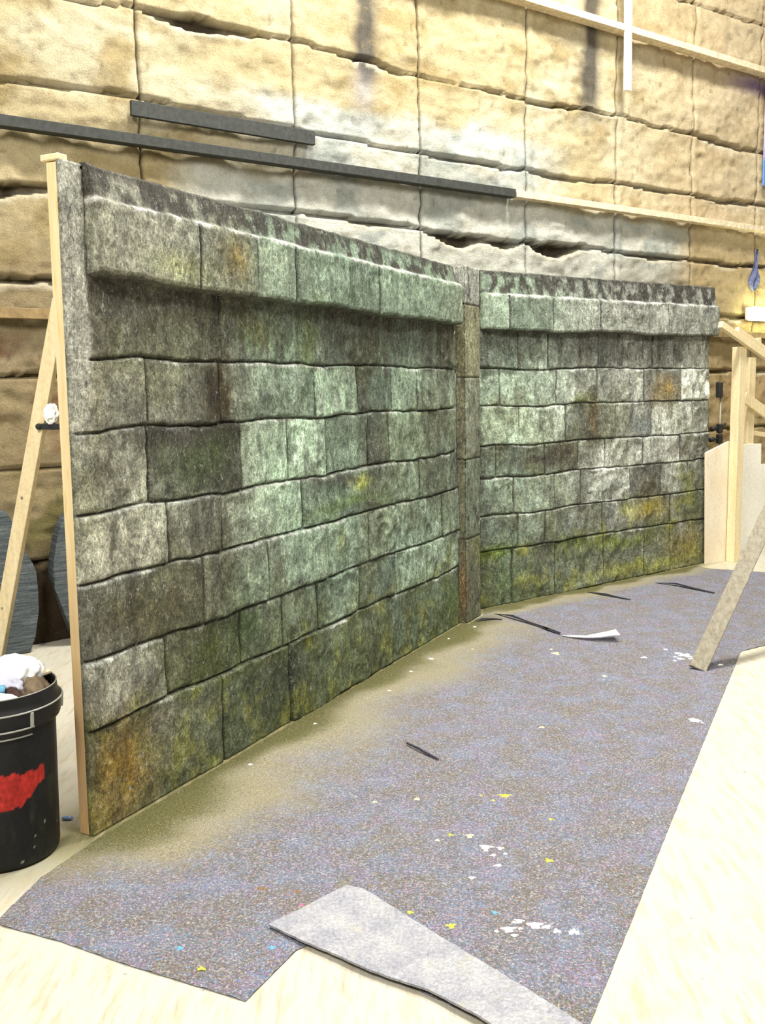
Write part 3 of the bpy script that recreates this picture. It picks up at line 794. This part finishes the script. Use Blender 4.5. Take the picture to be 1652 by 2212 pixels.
wall_bar('wall_batten', -2.4, 3.315, 4.07, 3.275, .068, .085, M['dark_batten'], 'long dark grey batten running along the rock wall under the short dark board', 'wall batten', 'battens on the rock wall')
wall_bar('wall_batten', 4.085, 3.272, 9.2, 3.235, .055, .085, M['pale_batten'], 'pale worn batten carrying on to the right from the long dark one', 'wall batten', 'battens on the rock wall')
wall_bar('wall_batten', -2.4, 4.93, 9.2, 4.80, .060, .11, M['pale_batten'], 'upper cream batten sloping across the top right of the rock wall', 'wall batten', 'battens on the rock wall')
wall_bar('wall_batten', -2.4, 2.15, 9.2, 2.145, .065, .07, M['tan_batten'], 'low tan batten on the rock wall behind the stone flats and prop', 'wall batten', 'battens on the rock wall')
wall_bar('wooden_board', .735, 3.50, 2.125, 3.483, .098, .032, M['dark_batten'], 'short dark grey board fixed above the long dark batten', 'board', None, .05)
bm = bmesh.new(); bar(bm, W(5.40, 4.30, .14), W(5.375, 6.2, .14), .075, .035, tuple(WD), .003)
tag(from_bm('wooden_strip', bm, M['white_strip']), 'vertical white wooden strip hanging over the upper cream batten', 'wooden strip')

# ------------------------------------------------------------------ drop cloth on the floor
def jitter_edge(poly, step, amp, seed):
    rs = np.random.RandomState(seed); out = []
    n = len(poly)
    for i in range(n):
        a = np.array(poly[i]); b = np.array(poly[(i + 1) % n]); L = np.hypot(*(b - a)); m = max(1, int(L / step))
        nn = np.array([-(b - a)[1], (b - a)[0]]) / L
        for k in range(m):
            j = 0 if k == 0 else rs.uniform(-amp, amp)
            out.append(a + (b - a) * k / m + nn * j)
    return out


cloth_poly = [(-1.236, 2.79), (-1.20, 2.766), (-.996, 2.680), (-.767, 2.558), (-.574, 2.467), (-.393, 2.381), (-.276, 2.613), (-.235, 2.645), (.05, 2.435), (.30, 2.245), (.42, 2.10), (.435, 2.10),
              (1.029, 3.317), (1.60, 4.48), (2.193, 5.682), (2.392, 5.808), (3.3, 6.36), (4.05, 7.9), (3.36, 8.10), (2.89, 8.35), (2.86, 8.50), (.738, 6.908), (.722, 6.735), (.592, 6.472), (.535, 6.472), (-.262, 4.930), (-1.076, 3.348), (-1.19, 3.06)]


def in_poly(x, y, poly):
    r = np.zeros(x.shape, bool); n = len(poly)
    for i in range(n):
        x0, y0 = poly[i]; x1, y1 = poly[(i + 1) % n]
        c = ((y0 > y) != (y1 > y)) & (x < (x1 - x0) * (y - y0) / (y1 - y0 + 1e-12) + x0)
        r ^= c
    return r


edge = jitter_edge(cloth_poly, .022, .0009, 3)
gx, gy = np.meshgrid(np.arange(-1.4, 4.2, .036), np.arange(2.1, 8.6, .036))
rs_ = np.random.RandomState(5)
gx = gx + rs_.uniform(-.008, .008, gx.shape); gy = gy + rs_.uniform(-.008, .008, gy.shape)
mk = in_poly(gx, gy, cloth_poly)
E_ = np.array(edge)
pts = np.stack([gx[mk], gy[mk]], 1)
keep = np.ones(len(pts), bool)
for i in range(0, len(pts), 2000):
    dd = np.sqrt(((pts[i:i + 2000, None, :] - E_[None]) ** 2).sum(-1)).min(1); keep[i:i + 2000] = dd > .02
pts = pts[keep]
allp = [Vector(p) for p in edge] + [Vector(p) for p in pts]
ne = len(edge)
cv, ce, cf, *_r = delaunay_2d_cdt(allp, [(i, (i + 1) % ne) for i in range(ne)], [], 1, 1e-5)
cx = np.array([v.x for v in cv]); cy = np.array([v.y for v in cv])
cz = .006 + .007 * (fbm(cx * 2.5, cy * 2.5, 3, 12)) * smooth(0, .1, np.abs(cx) + 1) + .004 * ridge(cx * 5, cy * 5, 2, 14)
near = np.sqrt(((np.stack([cx, cy], 1)[:, None, :] - E_[None, ::4]) ** 2).sum(-1)).min(1)
cz = .003 + (cz - .003) * smooth(.01, .10, near)
ol, sa = spray_amount(cx, cy)
# splats: thin discs of dried paint in the same mesh
spl = [(.445, 2.713, .030, 0), (.40, 2.735, .018, 0), (.475, 2.70, .016, 0), (.36, 2.69, .028, 0), (.557, 2.672, .022, 0), (.473, 3.637, .034, 1), (.065, 2.788, .014, 1), (.189, 2.708, .018, 1), (.351, 3.212, .028, 0), (.40, 3.20, .014, 0),
       (.377, 3.082, .018, 0), (.557, 3.109, .020, 1), (1.051, 5.678, .03, 4), (1.819, 5.582, .05, 0), (1.86, 5.52, .05, 0), (1.79, 5.63, .03, 0), (1.51, 4.47, .035, 0), (-.538, 2.519, .016, 1), (.05, 2.74, .010, 3), (.28, 3.0, .014, 0), (.30, 3.30, .02, 4), (-.42, 2.95, .02, 5), (-.30, 2.93, .014, 5),
       (-.15, 2.97, .035, 6), (-.06, 2.96, .02, 6), (.10, 3.19, .022, 6), (.62, 3.42, .012, 1), (.18, 3.27, .012, 4), (.23, 3.31, .012, 1), (-.62, 2.62, .012, 3), (.33, 2.78, .011, 3), (.9, 4.6, .035, 6), (.12, 3.62, .016, 4), (-.05, 3.60, .014, 4), (.75, 4.4, .018, 4), (1.24, 5.2, .018, 4), (.02, 5.0, .012, 0), (.15, 5.35, .014, 0), (.42, 6.05, .010, 0), (-.35, 4.5, .012, 0), (-.6, 4.0, .011, 0), (.55, 5.8, .010, 4), (.28, 5.6, .02, 0), (.62, 6.35, .014, 0), (-.28, 2.85, .01, 2), (-.35, 2.62, .014, 3)]
VV = [(a, b, c) for a, b, c in zip(cx, cy, cz)]; FF = [list(f) for f in cf]; MI = [0] * len(FF)
rs_ = np.random.RandomState(9)
for (sx, sy, r, k) in spl:
    for rep in range(1 + int(r > .025) * 3):
        ox, oy = (sx, sy) if rep == 0 else (sx + rs_.normal(0, r * 1.3), sy + rs_.normal(0, r * 1.3)); rr = r * (.75 if rep == 0 else rs_.uniform(.15, .4))
        n = 18; ph = rs_.uniform(0, 6.28); i0 = len(VV)
        j = int(np.argmin((cx - ox) ** 2 + (cy - oy) ** 2)); zb = cz[j] + .004
        VV.append((ox, oy, zb + .0015))
        an = rs_.uniform(.6, 1.0)
        for q in range(n):
            t = 2 * math.pi * q / n; R = rr * (1 + .30 * math.sin(3 * t + ph) + .22 * math.sin(5 * t + 2 * ph) + rs_.uniform(-.15, .15))
            VV.append((ox + R * math.cos(t), oy + R * math.sin(t) * an, zb - .004))
        for q in range(n):
            FF.append([i0, i0 + 1 + q, i0 + 1 + (q + 1) % n]); MI.append(k + 1)
me = bpy.data.meshes.new('drop_cloth'); me.from_pydata(VV, [], FF)
me.polygons.foreach_set('material_index', MI)
at = me.attributes.new('spray', 'FLOAT_COLOR', 'POINT')
sc = np.zeros((len(VV), 4), np.float32); sc[:len(cx), 0] = ol; sc[:len(cx), 1] = sa; sc[:, 3] = 1
at.data.foreach_set('color', sc.ravel())
splat_m = [mat_plain('dried_white_paint', (.86, .85, .78), .6, .1, 60), mat_plain('dried_lime_paint', (.42, .42, .06), .6, .3, 60), mat_plain('dried_pink_paint', (.60, .12, .25), .6, .2, 60), mat_plain('dried_blue_paint', (.10, .35, .65), .6, .2, 60),
           mat_plain('dried_cream_paint', (.72, .62, .32), .6, .2, 60), mat_plain('dried_brown_paint', (.22, .13, .05), .6, .3, 60), mat_plain('dried_grey_paint', (.17, .155, .13), .7, .3, 60)]
cl = link('drop_cloth', me, [M['cloth']] + splat_m, None, True)
tag(cl, 'large paint-splattered grey-purple felt drop cloth on the floor before the stone flats', 'drop cloth')

# pale grey felt strip lying over the cloth's front edge
sp = [(-.37, 2.719), (-.136, 2.938), (-.115, 2.925), (-.083, 2.912), (.03, 2.78), (.212, 2.565), (.458, 2.271), (.56, 2.14), (.34, 2.14), (.224, 2.277), (.10, 2.39), (-.055, 2.48), (-.20, 2.59)]
ed = jitter_edge(sp, .02, .0014, 8)


def strip_z(x, y):
    return .017 + .006 * vn(np.array(x) * 4, np.array(y) * 4, 3) + .005 * smooth(0, 1, np.array([(x - y * .0 + .37) * 1.2]))[0]


bm = bmesh.new()
top = [Vector((p[0], p[1], float(strip_z(p[0], p[1])) + .004)) for p in ed]
bot = [Vector((p.x, p.y, p.z - .007)) for p in top]
a = [bm.verts.new(p) for p in top]; b = [bm.verts.new(p) for p in bot]
bm.faces.new(a); bm.faces.new(b[::-1])
for i in range(len(a)): bm.faces.new((a[i], b[i], b[(i + 1) % len(a)], a[(i + 1) % len(a)]))
bmesh.ops.triangulate(bm, faces=[f for f in bm.faces if len(f.verts) > 4])
tag(from_bm('felt_strip', bm, M['felt_grey']), 'flat pale grey felt strip lying across the front edge of the drop cloth', 'felt strip')

# ------------------------------------------------------------------ black bin
BC = Vector((-1.39, 3.27, 0))
bin_ = thing('trash_bin', BC, 'round black plastic bin with a red paint patch, filled with rubbish', 'bin')


def lathe_grid(name, prof, parent, mat, seg=144, colf=None):
    V, F, Cc = [], [], []
    for (r, z) in prof:
        for k in range(seg):
            t = 2 * math.pi * k / seg; V.append((BC.x + r * math.cos(t), BC.y + r * math.sin(t), z))
            Cc.append(colf(t, z, r) if colf else (.02, .02, .02))
    for i in range(len(prof) - 1):
        for k in range(seg): F.append((i * seg + k, i * seg + (k + 1) % seg, (i + 1) * seg + (k + 1) % seg, (i + 1) * seg + k))
    me = bpy.data.meshes.new(name); me.from_pydata(V, [], F)
    at = me.attributes.new('paint', 'FLOAT_COLOR', 'POINT')
    at.data.foreach_set('color', np.concatenate([np.array(Cc), np.ones((len(Cc), 1))], 1).astype(np.float32).ravel())
    return link(name, me, mat, parent, True)


def bin_col(t, z, r):
    base = np.array([.007, .007, .007]) * (1 + .5 * float(vn(t * 9, z * 14, 4)))
    d = (t - math.radians(285) + math.pi) % (2 * math.pi) - math.pi     # angle about the middle of the red patch
    n = float(fbm(t * 7, z * 16, 3, 6)) - .5
    zl, zh = .228 + .075 * smooth(.35, .95, np.array(d)) + n * .03, .352 + n * .025
    if r > .15 and -1.3 < d < .95 + n * .22 and zl < z < zh: return np.array([.33, .020, .014]) * (.8 + .6 * float(vn(t * 20, z * 40, 5)))
    g = float(fbm(t * 5, z * 9, 3, 9))
    if g > .58 and z < .3: base = base + np.array([.010, .012, .004]) * (g - .58) * 5
    if vn(t * 40, z * 26, 12) > .965: base = np.array([.25, .25, .22])
    return base


prof = [(.02, .004), (.175, .004), (.186, .010), (.188, .022)] + [(.188 + .012 * z / .5, z) for z in np.arange(.03, .50, .0065)] + [(.200, .505), (.2005, .52)]
inner = [(.203, .612), (.200, .60), (.196, .52), (.186, .30), (.18, .05), (.02, .02)]
M['bin'] = mat_paint_attr('scuffed_black_bin_plastic', .5, .3, 70, .25)
lathe_grid('body', prof, bin_, M['bin'], 220, bin_col)
lathe_grid('liner_wall', inner, bin_, M['black_plastic'])
rim = lathe_grid('rim', [(.2005, .50), (.206, .50), (.214, .503), (.218, .512), (.222, .556), (.224, .566), (.2225, .572), (.215, .580), (.211, .60), (.210, .618), (.208, .623), (.204, .622), (.2025, .612)], bin_, M['black_plastic'])
for rr, z0, hr in ((.2255, .569, .0034), (.2085, .6225, .0022)):
    bm = bmesh.new(); pts = [BC + Vector((rr * math.cos(t), rr * math.sin(t), z0)) for t in np.linspace(0, 2 * math.pi, 121)]
    tube(bm, pts, hr, 8, False); o = from_bm('rim_ridge', bm, M['glint_edge'], bin_, True); o['label'] = 'ridge with its highlight painted pale grey'
for t in np.radians(np.arange(23, 383, 60)):
    er = Vector((math.cos(t), math.sin(t), 0)); bm = bmesh.new()
    bar(bm, BC + er * .2245 + Vector((0, 0, .566)), BC + er * .2205 + Vector((0, 0, .512)), .012, .012, (-er.y, er.x, 0), .003)
    o = from_bm('rim_rib', bm, M['glint_edge'], bin_)
# handle lugs and bar below the rim on the near side
bm = bmesh.new(); tt = np.radians(np.linspace(244, 325, 36))
for zc, rr in ((.512, .2215), (.482, .206)):
    tube(bm, [BC + Vector((rr * math.cos(t), rr * math.sin(t), zc)) for t in tt], .0034, 8)
o = from_bm('handle_edge', bm, M['glint_edge'], bin_, True)
bm = bmesh.new()
a = [[bm.verts.new(BC + Vector((r * math.cos(t), r * math.sin(t), z))) for t in tt] for (r, z) in ((.2000, .512), (.2200, .511), (.2050, .483), (.1990, .483))]
for r in range(3):
    for k in range(len(tt) - 1): bm.faces.new((a[r][k], a[r][k + 1], a[r + 1][k + 1], a[r + 1][k]))
from_bm('handle_lug', bm, M['black_plastic'], bin_)

# rubbish in the bin, each piece its own thing


def rubbish(name, c, rad, seed, mat, label, cat, amp=.4, sub=4, freq=1.8):
    bm = bmesh.new(); crumple(bm, BC + Vector(c), rad, seed, amp, sub, freq)
    o = from_bm(name, bm, mat, None, True); return tag(o, label, cat)


rubbish('plastic_sheet', (.040, .075, .645), (.088, .075, .050), 21, M['white_bag'], 'big crumpled white plastic sheet heaped on top of the black bin', 'plastic sheet', .42)
rubbish('painting_rag', (.030, -.030, .625), (.075, .045, .035), 25, M['lilac_rag'], 'lilac-white rag lying below the white sheet in the bin', 'rag', .35)
rubbish('paper_wad', (.135, .020, .575), (.046, .075, .060), 33, M['brown_paper'], 'crumpled brown paper wad in the bin right of the white sheet', 'paper', .45)
rubbish('dark_rag', (.082, -.070, .570), (.050, .05, .050), 37, M['dark_rag'], 'dark red-brown rag in front of the brown paper in the bin', 'rag', .4)
rubbish('paper_scrap', (.066, -.122, .606), (.05, .022, .018), 41, M['white_bag'], 'small white paper scrap at the front rim inside the bin', 'paper', .45)
rubbish('bin_filling', (0, 0, .44), (.150, .150, .08), 45, M['brown_paper'], 'brown mixed rubbish lying lower down inside the black bin', 'rubbish', .15)
bm = bmesh.new(); p0 = BC + Vector((-.045, -.128, .640)); p1 = BC + Vector((.070, -.080, .630))
tube(bm, [p0, p0 * .9 + p1 * .1, p0 * .1 + p1 * .9, p1], [.012, .016, .016, .015], 16)
tag(from_bm('blue_tube', bm, M['blue_tin'], None, True), 'light blue plastic tube lying in the bin below the rag', 'tube')
bm = bmesh.new(); bar(bm, BC + Vector((.085, .135, .635)), BC + Vector((.150, .110, .628)), .014, .045, (0, 0, 1), .003)
tag(from_bm('wood_offcut', bm, M['offcut']), 'small pale wood offcut resting at the back of the bin', 'wood offcut')

# ------------------------------------------------------------------ grey slate scenery pieces against the wall
def slate_piece(name, outline, off, th, label):
    bm = bmesh.new()
    f0 = [Vector(W(u, z, off + th)) for u, z in outline]; b0 = [Vector(W(u, z, off)) for u, z in outline]
    fs = prism(bm, b0, f0)
    front = fs[1]
    bmesh.ops.bevel(bm, geom=list(front.edges), offset=.018, segments=3, affect='EDGES', profile=.6)
    tag(from_bm(name, bm, M['slate']), label, 'scenery piece', 'slate scenery pieces by the wall')


right = [(-.149, 0), (-.110, .10), (-.084, .26), (-.080, .40), (-.080, .516), (-.10, .575), (-.128, .627), (-.165, .70), (-.19, .78), (-.198, .854), (-.234, .863), (-.233, .916), (-.271, .928)]
left = [(-1.12 - u, z) for u, z in right[::-1]]
slate_piece('slate_cutout', right + left, .06, .14, 'dark slate scenery piece with stepped top behind the foot of the raking prop')
lft = [(.22, .935), (.156, .885), (.11, .84), (.086, .80), (.062, .735), (.048, .668), (.028, .57), (.020, .489), (.024, .445), (.039, .41), (.086, .203), (.151, 0)]
rgt = [(1.0 - u, z) for u, z in lft[::-1]]
slate_piece('slate_cutout', lft[::-1] + [(1.0 - u, z) for u, z in lft], .08, .12, 'curved dark slate scenery piece half hidden behind the left edge of the long flat')

# ------------------------------------------------------------------ timber steps at the right
st = thing('timber_steps', W(6.2, 0, .9), 'raw pale timber steps unit with posts, sloping handrails and plywood sides at right edge', 'steps')


def wb(name, a, b, wx, wy, side, mat, bev=.003):
    bm = bmesh.new(); bar(bm, W(*a), W(*b), wx, wy, side, bev); return from_bm(name, bm, mat, st)


up = (0, 0, 1)
wb('post', (5.965, .0, 1.0), (5.965, 1.965, 1.0), .098, .085, tuple(WD), M['pine'])
wb('post', (6.60, .0, .66), (6.60, 1.885, .66), .10, .085, tuple(WD), M['pine'])
wb('handrail', (5.60, 2.152, 1.06), (6.95, 1.60, 1.06), .058, .045, up, M['pine'])
wb('handrail', (6.30, 2.137, .72), (7.3, 1.732, .72), .062, .045, up, M['pine'])
wb('spacer_block', (6.648, 1.99, .72), (6.640, 2.07, .72), .05, .04, tuple(WD), M['pine'])
wb('diagonal_brace', (6.42, 1.505, .74), (7.15, 1.18, .74), .105, .03, up, M['pine'])
wb('cleat', (6.508, 1.12, .60), (6.508, 1.40, .60), .08, .03, tuple(WD), M['white_ply'])
wb('cross_rail', (6.70, 1.155, .60), (7.2, 1.09, .60), .045, .04, up, M['pine'])


def panel(name, pts, off, th, mat, par):
    bm = bmesh.new(); prism(bm, [W(u, z, off) for u, z in pts], [W(u, z, off + th) for u, z in pts], .0015)
    return from_bm(name, bm, mat, par)


panel('side_panel', [(5.64, 0), (5.93, 0), (5.93, 1.115), (5.60, 1.025)], .93, .018, M['ply'], st)
panel('side_panel', [(6.42, 0), (7.5, 0), (7.5, .42), (7.1, .42), (7.1, .84), (6.76, .84), (6.755, 1.045), (6.45, 1.055)], .70, .018, M['white_ply'], st)

# plank leaning up out of the frame
bm = bmesh.new(); pf = Vector((1.792, 5.280, .018)); pd = Vector((.49, .41, .70))
prism_up = pd.normalized()
bar(bm, pf, pf + pd * 2.2, .098, .026, (1, -.25, 0), .003)
tag(from_bm('wooden_plank', bm, M['grey_wood']), 'weathered grey plank leaning up from the drop cloth at the right edge', 'plank')

# ------------------------------------------------------------------ lamp on the wall, stand, blue pieces
lamp = thing('wall_lamp', W(7.62, 2.36, .05), 'glowing white strip lamp on the rock wall above the timber steps', 'lamp')
bm = bmesh.new(); bar(bm, W(7.36, 2.365, .075), W(8.3, 2.365, .075), .14, .05, up, .012)
from_bm('housing', bm, M['white_strip'], lamp)
em = NT('lit_lamp_diffuser', .4); em.color((.95, 1, .8)); em.b.inputs['Emission Color'].default_value = (.97, 1, .62, 1); em.b.inputs['Emission Strength'].default_value = 22
bm = bmesh.new(); bar(bm, W(7.345, 2.365, .14), W(8.31, 2.365, .14), .145, .08, up, .035)
from_bm('diffuser', bm, em.m, lamp, True)

sd = thing('clamp_stand', W(6.39, 0, .5), 'thin black lamp stand with knobs between the right flat and the timber post', 'stand')
bm = bmesh.new(); tube(bm, [W(6.39, .25, .5), W(6.39, .9, .5), W(6.395, 1.53, .5)], .011, 12); from_bm('pole', bm, M['steel'], sd, True)
bm = bmesh.new(); bar(bm, W(6.372, 1.505, .5), W(6.366, 1.655, .5), .058, .05, tuple(WD), .006); from_bm('head', bm, M['black_metal'], sd)
for z, u1, u2 in ((1.205, 6.27, 6.47), (1.10, 6.25, 6.43)):
    bm = bmesh.new(); bar(bm, W(6.39, z - .045, .5), W(6.39, z + .045, .5), .055, .055, tuple(WD), .010); k_ = from_bm('clamp', bm, M['black_metal'], sd)
    bm = bmesh.new(); tube(bm, [W(u1, z - .005, .5), W(u1 + .045, z, .5), W(u1 + .046, z, .5), W(6.39, z, .5), W(u2, z + .04, .5)], [.024, .024, .009, .009, .012], 12); from_bm('knob', bm, M['black_metal'], k_, True)
for t in (90, 210, 330):
    bm = bmesh.new(); e = Vector((math.cos(math.radians(t)), math.sin(math.radians(t)), 0)); q = Vector(W(6.39, .34, .5))
    tube(bm, [q, q + e * .22 + Vector((0, 0, -.325))], .010, 10); from_bm('leg', bm, M['black_metal'], sd, True)

M['blue_cloth'] = mat_plain('faded_blue_cloth', srgb(140, 148, 190), .85, .35, 30)
bm = bmesh.new()
cpts = [(7.516, 3.045, .0), (7.50, 2.93, .02), (7.462, 2.80, .045), (7.41, 2.715, .07)]
rows = []
for k, (zz_, ul, ur) in enumerate(((3.045, 7.512, 7.522), (2.97, 7.494, 7.532), (2.90, 7.476, 7.548), (2.83, 7.452, 7.566), (2.76, 7.425, 7.580), (2.70, 7.402, 7.560), (2.61, 7.455, 7.485))):
    rows.append([bm.verts.new(W(ul + (ur - ul) * t, zz_, .065 + .018 * math.sin(t * 9 + k))) for t in np.linspace(0, 1, 9)])
for a, b in zip(rows, rows[1:]):
    for k in range(8): bm.faces.new((a[k], a[k + 1], b[k + 1], b[k]))
bmesh.ops.solidify(bm, geom=list(bm.faces), thickness=.012)
tag(from_bm('hanging_cloth', bm, M['blue_cloth'], None, True), 'narrow faded blue cloth hanging on the rock wall above the lit lamp', 'cloth')

kb = NT('lavender_lit_blue_canvas', .8)
sx_ = kb.n('ShaderNodeSeparateXYZ'); kb.l(kb.tc.outputs['Object'], sx_.inputs[0])
mz = kb.n('ShaderNodeMapRange'); mz.inputs[1].default_value = 0; mz.inputs[2].default_value = 1.1; kb.l(sx_.outputs['Z'], mz.inputs[0])
kb.color(kb.mix(kb.ramp(mz.outputs[0], [(.0, (.14, .27, .70)), (.22, (.10, .28, .80)), (.26, (.33, .34, .68)), (.6, (.52, .46, .72)), (1, (.40, .30, .50))]), kb.ramp(kb.noise(30, 3).outputs[0], [(.3, .85), (.7, 1.1)]), 1, 'MULTIPLY'))  # blue below; the purple light above is painted into the ramp
bm = bmesh.new(); bar(bm, W(7.64, 3.72, .085), W(7.64, 4.72, .085), .02, .02, tuple(WD), 0); bm.free()
bm = bmesh.new(); prism(bm, [W(u, z, .06) for u, z in ((7.575, 3.70), (8.5, 3.70), (8.5, 4.70), (7.575, 4.70))], [W(u, z, .075) for u, z in ((7.575, 3.70), (8.5, 3.70), (8.5, 4.70), (7.575, 4.70))], .004)
tag(from_bm('light_tinted_canvas', bm, kb.m), 'blue canvas with lavender light painted in at the right end of the rock wall', 'canvas')

# ------------------------------------------------------------------ litter on the cloth
M['tape_dark'] = mat_plain('dark_grey_tape', (.045, .045, .06), .6, .4, 60)
M['tape_white'] = mat_plain('white_tape_back', (.72, .72, .76), .5, .1, 40)


def ribbon(name, pts, widths, mat, label, cat, th=.003):
    """curled strip: pts (x, y, z), widths in metres measured flat on the floor"""
    bm = bmesh.new(); L_, R_ = [], []
    pts = [Vector(p) for p in pts]
    for i, p in enumerate(pts):
        d = (pts[min(i + 1, len(pts) - 1)] - pts[max(0, i - 1)]); s = Vector((-d.y, d.x, 0)).normalized() * widths[i] / 2
        L_.append(bm.verts.new(p + s + Vector((0, 0, .006 if i % 2 else 0)))); R_.append(bm.verts.new(p - s))
    for i in range(len(pts) - 1): bm.faces.new((L_[i], R_[i], R_[i + 1], L_[i + 1]))
    bmesh.ops.solidify(bm, geom=list(bm.faces), thickness=th)
    return tag(from_bm(name, bm, mat), label, cat, None)


ribbon('tape_or_fold_strip', [(.80, 6.72, .014), (.90, 6.58, .03), (.98, 6.46, .024), (1.06, 6.31, .02), (1.10, 6.22, .026), (1.16, 6.11, .02)], [.012, .03, .028, .016, .03, .018], M['tape_dark'], 'twisted dark tape strip running from the pilaster foot to the white one', 'tape')
ribbon('tape_or_fold_strip', [(1.17, 6.07, .018), (1.22, 6.03, .022), (1.30, 5.99, .030), (1.38, 5.97, .040), (1.45, 5.965, .055), (1.505, 5.965, .06)], [.014, .03, .06, .09, .115, .13], M['tape_white'], 'curled white tape end lying on the cloth in front of the right flat', 'tape')
ribbon('tape_or_fold_strip', [(.63, 6.52, .013), (.70, 6.53, .022), (.78, 6.55, .02), (.83, 6.53, .014)], [.012, .03, .026, .01], M['tape_dark'], 'short dark strip in place of a cloth fold at the foot of the pilaster', 'tape')  # dark strip added in place of the dark fold in the cloth
ribbon('tape_or_fold_strip', [(1.62, 7.40, .014), (1.72, 7.27, .022), (1.80, 7.19, .018), (1.88, 7.09, .013)], [.015, .03, .026, .012], M['tape_dark'], 'dark tape strip in the middle of the cloth by the right flat', 'tape')
ribbon('tape_or_fold_strip', [(2.25, 7.70, .014), (2.37, 7.58, .03), (2.47, 7.45, .022), (2.58, 7.27, .014)], [.015, .035, .04, .03], M['tape_dark'], 'dark tape strip furthest right, beside the leaning plank', 'tape')
bm = bmesh.new(); tube(bm, [(.095, 4.205, .020), (.14, 4.13, .026), (.19, 4.06, .022), (.228, 4.01, .020)], [.004, .006, .006, .004], 8)
tag(from_bm('stick', bm, M['tape_dark'], None, True), 'thin dark stick lying in the middle of the drop cloth', 'stick')
M['blue_scrap'] = mat_plain('pale_blue_scrap', (.30, .46, .75), .5, .2, 40)
bm = bmesh.new(); crumple(bm, (-1.245, 3.51, .008), (.020, .008, .007), 51, .4, 3); tag(from_bm('paper_scrap', bm, M['blue_scrap']), 'tiny pale blue scrap on the floor between bin and flat', 'scrap')
